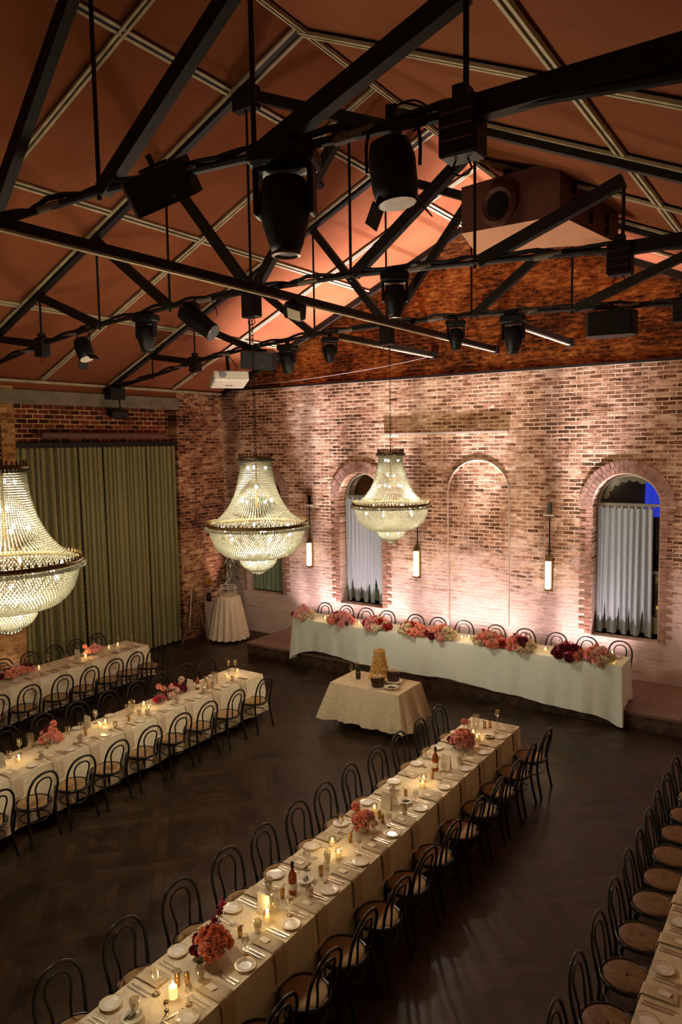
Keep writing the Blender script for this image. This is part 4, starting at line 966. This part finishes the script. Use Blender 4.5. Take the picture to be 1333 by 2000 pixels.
many(TU, [(-8.46, y) for y in (9.2, 8.5, 7.9, 7.3, 6.7, 6.1, 5.5)], 'glass', 'water glasses along the near side of the left table', ['water glass by the %s near-side place from far end, left table' % nth(i) for i in range(7)])
many(WG, [(-8.70, y) for y in (8.98, 7.95, 7.12, 6.3, 5.75)], 'wine glass', 'wine glasses down the middle of the left table', ['wine glass on the middle line of the left table, %s from far end' % nth(i) for i in range(5)], sc=.9)
# cutlery bundle near the front of the centre table
for i, (x, y, a) in enumerate(((-3.80, 3.30, .4), (-3.84, 3.38, .9), (-3.76, 3.36, -.3))):
    t = thing('serving_spoon', (x, y, T + .006), a); mb = MB(); mb.bar((0, -.07, 0), (0, .05, .004), .006, .004, (1, 0, 0)); mb.obj('handle', 'steel', t)
    mb = MB(); mb.ball((0, .07, .005), .019, 10, 5, .35); mb.obj('spoon_bowl', 'dark_steel', t, True)
    tag(t, 'loose serving spoon lying %s the pillar candle on the centre table' % ('right of', 'close beside', 'just before')[i], 'spoon', 'loose serving spoons')

# ------------------------------------------------------------------ flowers
def bloom_mesh(color, seed, petals=54, ruffle=.25):
    r = random.Random(seed); mb = MB()
    for k in range(petals):
        zf = 1 - 1.7 * (k + .5) / petals; a = k * 2.39996; s = math.sqrt(max(0, 1 - zf * zf))
        d = Vector((s * math.cos(a), s * math.sin(a), zf)); q = d.orthogonal().normalized(); b = d.cross(q)
        q2 = q * math.cos(a * 3) + b * math.sin(a * 3); b = d.cross(q2); w = r.uniform(.26, .42)
        c0 = d * .35; c1 = d * r.uniform(.85, 1.05)
        vs = [c0 - q2 * w * .3, c0 + q2 * w * .3]
        for u, e in ((-1, .85), (-.35, 1.08), (.3, .95), (1, .82)): vs.append(c1 * e + q2 * w * u + b * r.uniform(-ruffle, ruffle))
        mb.add(vs, [(0, 1, 4, 3), (0, 3, 2), (1, 5, 4)])
    return mb.mesh('bloom', 'fl_' + color)
def floret_mesh(color, seed):
    r = random.Random(seed); mb = MB(); mb.octa((0, 0, .1), .75, .6)
    for k in range(42):
        d = Vector((r.gauss(0, .45), r.gauss(0, .45), r.gauss(.1, .5))); rr = r.uniform(.10, .2); mb.octa(d, rr, rr * .7)
    return mb.mesh('floret_cluster', 'fl_' + color)
BL = {c: bloom_mesh(c, i) for i, c in enumerate(FL)}; FC = {c: floret_mesh(c, i + 50) for i, c in enumerate(FL)}
def arrangement(loc, spec, label, group, vase=True, extra=None, name='flower_arrangement', n=22, sx=.2, sy=.12, sz=.14, seed=0, rz=0, rad=(.038, .058), drop=False):
    t = thing(name, loc, rz); r = random.Random(seed + 100)
    if vase:
        mb = MB(); mb.lathe([(.04, 0), (.055, .02), (.06, .07), (.05, .09)], seg=18); mb.obj('vase', 'clear_glass', t, True)
    mb = MB()
    for k in range(26):
        a = r.uniform(0, 6.28); q = (sx * .9 * math.cos(a), sy * .9 * math.sin(a), r.uniform(.03, .16)); p = Vector(q); b = p + Vector((math.cos(a) * .04, math.sin(a) * .04, r.uniform(-.02, .03)))
        s_ = Vector((-math.sin(a), math.cos(a), 0)) * .014; mb.add([p - (b - p) * .4, p + s_, b, p - s_], [(0, 1, 2, 3)])
        mb.tube([(0, 0, .03), (p.x * .7, p.y * .7, p.z)], .0025, 4)
    mb.obj('foliage', 'leaf', t)
    for k in range(n):
        a = k * 2.4; f = math.sqrt((k + .5) / n); x, y = sx * f * math.cos(a), sy * f * math.sin(a)
        z = .07 + sz * (1 - f * f) + r.uniform(-.015, .02)
        if drop and y < -sy * .5: z -= .05
        u = x / sx * .5 + .5 + r.uniform(-.25, .25); col = spec[min(len(spec) - 1, max(0, int(u * len(spec))))]
        me = (BL if col not in ('burgundy', 'magenta', 'red') or k % 3 else FC)[col]
        o = bpy.data.objects.new('bloom', me); C.objects.link(o); o.parent = t; o.location = (x, y, z); o.scale = (r.uniform(*rad),) * 3; o.rotation_euler = (r.uniform(-.6, .6) - y * 3, r.uniform(-.6, .6) + x * 3, r.uniform(0, 6))
        o['label'] = col + ' bloom'
    for (x, y, z, s, col, fl) in (extra or []):
        mb = MB(); mb.tube([(x * .2, y * .2, .05), (x, y, z)], .003, 5); mb.obj('stem', 'stem', t)
        o = bpy.data.objects.new('bloom', (FC if fl else BL)[col]); C.objects.link(o); o.parent = t; o.location = (x, y, z); o.scale = (s, s, s); o['label'] = 'tall ' + col + ' bloom'
    return tag(t, label, 'flowers', group)
G = 'flower arrangements on the long tables'
arrangement((-3.96, 3.97, T + .002), ['burgundy', 'coral', 'coral', 'coral'], 'big coral and burgundy flowers with tall dark spike, centre table', G, extra=[(.03, .10, .30, .05, 'burgundy', 1), (.05, .13, .35, .045, 'magenta', 1), (.0, .07, .25, .05, 'burgundy', 1)], n=26, sx=.14, sy=.15, sz=.13, seed=1, rz=.4)
arrangement((-3.94, 6.22, T + .002), ['coral', 'coral', 'pink'], 'round coral flowers with one stray bloom, middle of the centre table', G, extra=[(-.20, .16, .13, .055, 'coral', 0)], n=18, sx=.11, sy=.12, sz=.11, seed=2, rad=(.034, .05))
arrangement((-3.95, 8.70, T + .002), ['burgundy', 'pink', 'coral', 'pink'], 'pink and coral flowers with a raised bloom near the far end of centre table', G, extra=[(-.02, .12, .30, .05, 'coral', 0), (-.08, -.12, .08, .06, 'burgundy', 1)], n=28, sx=.15, sy=.18, sz=.13, seed=3)
arrangement((-8.76, 8.15, T + .002), ['coral', 'pink', 'burgundy', 'blush'], 'coral flowers with raised blooms, far part of the left table', G, extra=[(-.10, -.25, .20, .05, 'coral', 0), (-.05, .2, .20, .055, 'blush', 0), (-.1, -.15, .14, .05, 'coral', 0)], n=20, sx=.12, sy=.22, sz=.09, seed=4)
arrangement((-8.66, 7.72, T + .002), ['magenta', 'magenta'], 'low magenta blooms at the near side of the coral flowers, left table', G, vase=False, n=5, sx=.07, sy=.09, sz=.03, seed=5)
arrangement((-8.80, 5.88, T + .002), ['burgundy', 'coral', 'coral'], 'coral flowers in front of dark foliage, near part of the left table', G, extra=[(0, .06, .26, .05, 'coral', 0)], n=18, sx=.15, sy=.13, sz=.12, seed=6)
arrangement((-11.88, 8.98, T + .002), ['coral', 'coral', 'pink'], 'coral flowers at the far part of the curtain table', G, extra=[(-.05, -.16, .2, .05, 'coral', 0)], n=16, sx=.1, sy=.18, sz=.1, seed=7)
arrangement((-11.92, 7.36, T + .002), ['blush', 'burgundy', 'coral'], 'wide coral and burgundy flowers at the left edge, curtain table', G, n=28, sx=.17, sy=.34, sz=.1, seed=8, rad=(.05, .07))
HZ = 1.052; G = 'flower arrangements on the head table'
hf = [(-9.36, .28, ['magenta', 'pink', 'blush', 'cream'], [(-.02, 0, .28, .05, 'pink', 0), (-.12, .0, .20, .06, 'magenta', 1)], 'flowers at the left end of the head table, pink turning to cream', 26),
      (-8.38, .30, ['coral', 'pink', 'burgundy', 'pink'], [(-.1, .1, .22, .045, 'coral', 0)], 'pink and burgundy flowers, second group from head table left end', 26),
      (-7.55, .30, ['magenta', 'pink', 'pink', 'cream', 'red'], [(-.15, 0, .2, .06, 'magenta', 1), (.0, .08, .22, .04, 'pink', 0)], 'pink flowers with cream right end, behind the cake tower', 30),
      (-6.70, .30, ['cream', 'red', 'coral', 'coral'], [(-.2, .05, .22, .045, 'cream', 0), (0, 0, .2, .05, 'red', 1)], 'cream, red and coral flowers left of head table centre', 28),
      (-6.10, .30, ['burgundy', 'pink', 'coral', 'blush', 'cream'], [(.1, .05, .22, .04, 'coral', 0), (.22, .05, .2, .04, 'red', 1)], 'coral and burgundy flowers at the centre of the head table', 28),
      (-5.12, .30, ['cream', 'coral', 'blush', 'coral', 'red'], [(-.15, .05, .26, .05, 'magenta', 1), (-.12, 0, .2, .05, 'blush', 0)], 'cream and coral flowers right of head table centre', 28),
      (-4.55, .28, ['coral', 'pink', 'burgundy', 'cream'], [(-.12, .05, .26, .05, 'burgundy', 1), (.1, .05, .3, .035, 'blush', 0)], 'pink and red flowers ending in cream, fourth candle group', 26),
      (-3.68, .26, ['burgundy', 'burgundy', 'magenta', 'coral'], [(-.05, 0, .24, .07, 'magenta', 1)], 'dark burgundy flowers spilling over the head table edge', 26),
      (-3.17, .24, ['coral', 'pink', 'blush', 'cream'], [(-.05, .05, .26, .045, 'coral', 0), (.1, .05, .2, .04, 'cream', 0)], 'coral and cream flowers nearest the right end of the head table', 24)]
for i, (x, sx, spec, ex, lab, n) in enumerate(hf):
    arrangement((x, 12.50, HZ), spec, lab, G, vase=False, extra=ex, n=n, sx=sx * .97, sy=.16, sz=.13, seed=20 + i, rad=(.060, .088), drop=True)
many(VO, [(-8.90, 12.62), (-8.03, 12.60), (-5.72, 12.60), (-5.63, 12.71), (-4.12, 12.62), (-2.98, 12.66), (-2.93, 12.52)], 'candle', 'lit candles on the head table', ['lit glass candle on the head table, %s from its left end' % nth(i) for i in range(7)], z=HZ, sc=1.1)
for i, x in enumerate((-9.05, -7.95, -7.0, -5.6, -4.1, -3.0)):
    PL.place((x, 12.90, HZ), 0, 'side plate on the head table, %s from its left end' % nth(i), 'plate', 'plates on the head table', 1.2)

# ------------------------------------------------------------------ cakes
CZ = T + .002
def tower():
    t = thing('profiterole_tower', (-6.32, 10.55, CZ))
    mb = MB(); mb.lathe([(.17, 0), (.18, .012), (.17, .016)], seg=28); mb.obj('board', 'porcelain', t)
    mb = MB(); r = random.Random(4)
    z = .045; 
    rows_ = 13
    for j in range(rows_):
        R0 = .155 - .095 * (j / (rows_ - 1)); R0 += .012 if j % 4 == 0 else 0; n = max(5, int(2 * PI * R0 / .05))
        for k in range(n):
            a = 2 * PI * (k + .5 * (j % 2)) / n; mb.ball((R0 * math.cos(a), R0 * math.sin(a), z + j * .038), r.uniform(.024, .031), 7, 5)
    mb.lathe([(.13, 0), (.04, .5)], seg=12); o = mb.obj('profiteroles', 'profiterole', t, True); o['kind'] = 'stuff'
    mb = MB()
    for k in range(70):
        a = r.uniform(0, 6.28); h = r.uniform(.02, .56); R0 = .18 - .1 * h / .56 + r.uniform(0, .03); p = Vector((R0 * math.cos(a), R0 * math.sin(a), h)); mb.octa(p, r.uniform(.006, .016), .012)
    for k in range(9):
        pts = []
        for i in range(22): a = k * .7 + i * .42; h = .03 + i * .024; R0 = .185 - .1 * h / .56; pts.append((R0 * math.cos(a), R0 * math.sin(a), h))
        mb.tube(pts, .002, 4)
    o = mb.obj('spun_sugar', 'sugar', t); o['kind'] = 'stuff'
    tag(t, 'tall golden profiterole tower on the cake table', 'cake')
tower()
def choc_cake(loc, label, stand):
    t = thing('chocolate_cake', loc); r = random.Random(int(loc[0] * 100)); z0 = .07 if stand else .015
    if stand:
        mb = MB(); mb.lathe([(.06, 0), (.02, .01), (.018, .05), (.15, .062), (.155, .072), (.15, .072)], seg=26); mb.obj('cake_stand', 'clear_glass' if 0 else 'porcelain', t, True)
    else:
        mb = MB(); mb.lathe([(.09, 0), (.155, .010), (.16, .015), (.15, .015)], seg=26); mb.obj('plate', 'porcelain', t, True)
    n = 36; vs = []
    for R0, z in ((.098, z0), (.100, z0 + .13), (.094, z0 + .14)):
        for k in range(n): a = 2 * PI * k / n; q = R0 * (1 + .04 * math.cos(a * 12)); vs.append((q * math.cos(a), q * math.sin(a), z))
    mb = MB(); mb.add(vs, [(j * n + k, j * n + (k + 1) % n, (j + 1) * n + (k + 1) % n, (j + 1) * n + k) for j in range(2) for k in range(n)] + [tuple(2 * n + k for k in range(n))]); mb.obj('sponge', 'choc', t)
    mb = MB(); mb.lathe([(.101, z0 + .12), (.103, z0 + .135), (.095, z0 + .147), (.01, z0 + .148)], seg=26, cap0=False)
    for k in range(14): a = 2 * PI * k / 14; h = r.uniform(.03, .07); mb.cyl((.102 * math.cos(a), .102 * math.sin(a), z0 + .13), (.103 * math.cos(a), .103 * math.sin(a), z0 + .13 - h), .009, seg=6)
    mb.obj('icing_drips', 'choc_drip', t, True)
    mb = MB()
    for k in range(34):
        a = r.uniform(0, 6.28); q = r.uniform(.01, .10); mb.octa((q * math.cos(a), q * math.sin(a), z0 + .155 + r.uniform(0, .035) * (1 - q * 6 if q < .1 else .4)), r.uniform(.010, .018), r.uniform(.008, .016))
    mb.use if 0 else None; mb.obj('praline_topping', 'profiterole', t)
    mb = MB()
    for k in range(9): a = .7 * k; mb.ball((.06 * math.cos(a), .06 * math.sin(a), z0 + .175), .015, 6, 4)
    mb.obj('meringue', 'label_cream', t, True)
    tag(t, label, 'cake', 'chocolate drip cakes')
choc_cake((-6.15, 10.20, CZ), 'chocolate drip cake on a flat plate, front of the cake table', False)
choc_cake((-6.00, 10.46, CZ), 'chocolate drip cake on a raised stand beside the profiterole tower', True)
BW.place((-5.90, 10.22, CZ), 0, 'empty glass-like cake plate at the right of the cake table', 'dish', scale=1.5)
o = Proto(bottle('champagne', 'label_dark', 'foil', .043)).place((-6.66, 10.40, CZ), 0, 'dark green champagne bottle with gold foil on the cake table', 'bottle', scale=1.0)
o.name = 'champagne_bottle'
def flute():
    t = thing('champagne_flute'); mb = MB(); mb.lathe([(.03, 0), (.004, .006), (.0035, .07), (.020, .11), (.026, .17), (.022, .22)], seg=14, cap1=False); mb.obj('glass_body', 'clear_glass', t, True); return t
FLU = Proto(flute)
FLU.place((-6.83, 10.44, CZ), 0, 'champagne flute nearer the edge of the cake table', 'glass', 'champagne flutes'); FLU.place((-6.80, 10.58, CZ), 0, 'champagne flute behind the first, left of the champagne bottle', 'glass', 'champagne flutes')

# ------------------------------------------------------------------ corner: gift table, box, easel, uplights, plant
gx, gy = -12.32, 13.32
t = thing('cocktail_table', (gx, gy, 0)); mb = MB(); mb.lathe([(.30, 1.06), (.30, 1.085)], seg=28); mb.obj('tabletop', 'easel_wood', t); mb = MB(); mb.cyl((0, 0, 0), (0, 0, 1.06), .03); mb.lathe([(.25, 0), (.04, .03)], seg=20); mb.obj('pedestal', 'black_metal', t)
tag(t, 'tall round cocktail table in the corner under a gathered cloth', 'table')
n = 120; vs = []; rr = random.Random(9)
for j in range(12):
    tt = j / 11
    for k in range(n):
        a = 2 * PI * k / n; q = .305 + .17 * tt ** 1.1 + (.012 + .035 * tt) * math.sin(a * 17 + .4 * math.sin(a * 3)) * min(1, tt * 3); vs.append((q * math.cos(a), q * math.sin(a), 1.09 - 1.03 * tt))
mb = MB(); mb.add(vs, [((j + 1) * n + k, (j + 1) * n + (k + 1) % n, j * n + (k + 1) % n, j * n + k) for j in range(11) for k in range(n)] + [tuple(range(n))])
tag(mb.obj('tablecloth', 'satin', None, True, (gx, gy, 0)), 'gathered champagne satin cloth over the tall corner table', 'tablecloth')
t = thing('card_box', (gx + .02, gy, 1.092), .5); w, d, h = .17, .12, .20
for a in (-1, 1):
    for b in (-1, 1): mb = MB(); mb.box((a * w, b * d, h / 2), (.014, .014, h)); mb.obj('post', 'acrylic', t)
mb = MB()
for z in (.007, h):
    for b in (-1, 1): mb.box((0, b * d, z), (2 * w, .014, .014)); 
    for a in (-1, 1): mb.box((a * w, 0, z), (.014, 2 * d, .014))
mb.obj('rails', 'acrylic', t)
mb = MB(); 
for a in (-1, 1):
    mb.bar((a * w, -d, h), (a * w, 0, h + .09), .012, .012); mb.bar((a * w, d, h), (a * w, 0, h + .09), .012, .012)
mb.bar((-w, 0, h + .09), (w, 0, h + .09), .012, .012); mb.obj('roof_frame', 'acrylic', t)
mb = MB()
for b in (-1, 1): mb.add([(-w, b * d, 0), (w, b * d, 0), (w, b * d, h), (-w, b * d, h)], [(0, 1, 2, 3)])
for a in (-1, 1): mb.add([(a * w, -d, 0), (a * w, d, 0), (a * w, d, h), (a * w, -d, h)], [(0, 1, 2, 3)])
mb.obj('glass_sides', 'clear_glass', t)
mb = MB(); mb.box((0, 0, .05), (.2, .14, .07), rz=.3); mb.obj('envelopes', 'card', t)
tag(t, 'white house-shaped glass card box on the corner table', 'box')
# easel seen side on with its white board
t = thing('easel', (-12.82, 12.62, 0), 0)
for a, b in (((-.12, -.30, 0), (.04, .0, 1.35)), ((.22, .26, 0), (.04, .02, 1.30)), ((-.20, .22, 0), (.0, .02, 1.30))):
    mb = MB(); mb.bar(a, b, .03, .025); mb.obj('leg', 'easel_wood', t)
mb = MB(); mb.bar((-.15, -.22, .45), (.2, -.10, .45), .04, .03, (0, 0, 1)); mb.obj('shelf', 'easel_wood', t)
tag(t, 'dark wooden easel standing in the corner beside the curtains', 'easel')
t = thing('welcome_board', (-12.78, 12.46, .47)); mb = MB(); v = Vector
mb.add([(.14, -.16, 0), (-.16, .13, 0), (-.10, .19, .85), (.20, -.10, .85)], [(0, 1, 2, 3)]); o = mb.obj('board', 'board_white', t); md = o.modifiers.new('s', 'SOLIDIFY'); md.thickness = .012
tag(t, 'white sign board on the corner easel, seen almost edge on', 'sign')
for i, (x, w) in enumerate(UPX):
    t = thing('uplight_batten', (x, 13.84, .29)); mb = MB(); mb.box((0, 0, .045), (w + .04, .10, .07), bev=.01); mb.obj('housing', 'black_plastic', t)
    mb = MB(); mb.box((0, 0, .083), (w, .05, .006)); mb.obj('lens', 'lamp_white', t)
    tag(t, 'long black floor uplight on the stage behind the head table, %s from the left' % nth(i), 'uplight', 'uplights behind the head table')
for (x, y), lab in (((-12.95, 13.75), 'black drum uplight with glowing top in the corner beside the easel'), ((-12.95, 8.0), 'black drum uplight with glowing top behind the curtain table')):
    t = thing('drum_uplight', (x, y, 0)); H = .75 if y > 10 else .56; mb = MB(); mb.lathe([(.15, 0), (.15, H)], seg=24); mb.obj('drum', 'black_plastic', t, True)
    mb = MB(); mb.lathe([(.001, H + .005), (.13, H + .005)], seg=22, cap1=False); mb.obj('lens', 'lamp_white', t); tag(t, lab, 'uplight')
t = thing('hanging_plant', (-12.72, 13.92, 1.95)); rr = random.Random(5); mb = MB()
for k in range(70):
    a = rr.uniform(0, 6.28); q = rr.uniform(.02, .2); z = rr.uniform(-.75, .25); p = Vector((q * math.cos(a), q * math.sin(a), z)); d = Vector((math.cos(a) * .12, math.sin(a) * .12, -.16)); s_ = Vector((-math.sin(a), math.cos(a), 0)) * .02
    mb.add([p, p + d * .5 + s_, p + d, p + d * .5 - s_], [(0, 1, 2, 3)])
mb.obj('leaves', 'leaf', t); mb = MB(); mb.tube([(0, 0, -.5), (0, 0, .1), (.05, .25, .25)], .01, 6); mb.obj('stem', 'stem', t)
tag(t, 'dark green trailing plant in the corner above the corner table', 'plant')
t = thing('dried_flower', (-12.94, 13.30, 0)); mb = MB(); mb.lathe([(.12, 0), (.12, .9)], seg=16); mb.obj('plinth', 'stone', t); mb = MB(); mb.lathe([(.06, .9), (.07, .98), (.04, 1.06), (.05, 1.1)], seg=14); mb.obj('vase', 'black_plastic', t, True)
mb = MB(); mb.tube([(0, 0, 1.05), (.02, 0, 1.32)], .006, 5); mb.obj('stem', 'stem', t)
o = bpy.data.objects.new('flower_head', bloom_mesh('cream', 77)); C.objects.link(o); o.parent = t; o.location = (.02, 0, 1.38); o.scale = (.10,) * 3; o.data.materials.clear(); o.data.materials.append(MATS['ember_flower'])
tag(t, 'ochre flower head in a dark vase behind the card box', 'flowers')
# candle glow: flames light the cloth around them
for x, y in ((-3.86, 4.54), (-3.97, 5.72), (-3.9, 7.48), (-3.93, 9.08), (-3.89, 3.49), (-8.65, 9.4), (-8.7, 7.5), (-8.68, 6.66), (-11.8, 8.72), (-8.62, 5.29)):
    lamp('candle_light', 'POINT', (x, y, T + .15), 1.1, (1, .62, .26), .03)
for x, y in ((-8.03, 12.60), (-5.68, 12.65), (-4.12, 12.62), (-2.98, 12.62), (-8.9, 12.62)):
    lamp('candle_light', 'POINT', (x, y, HZ + .16), .9, (1, .62, .26), .03)
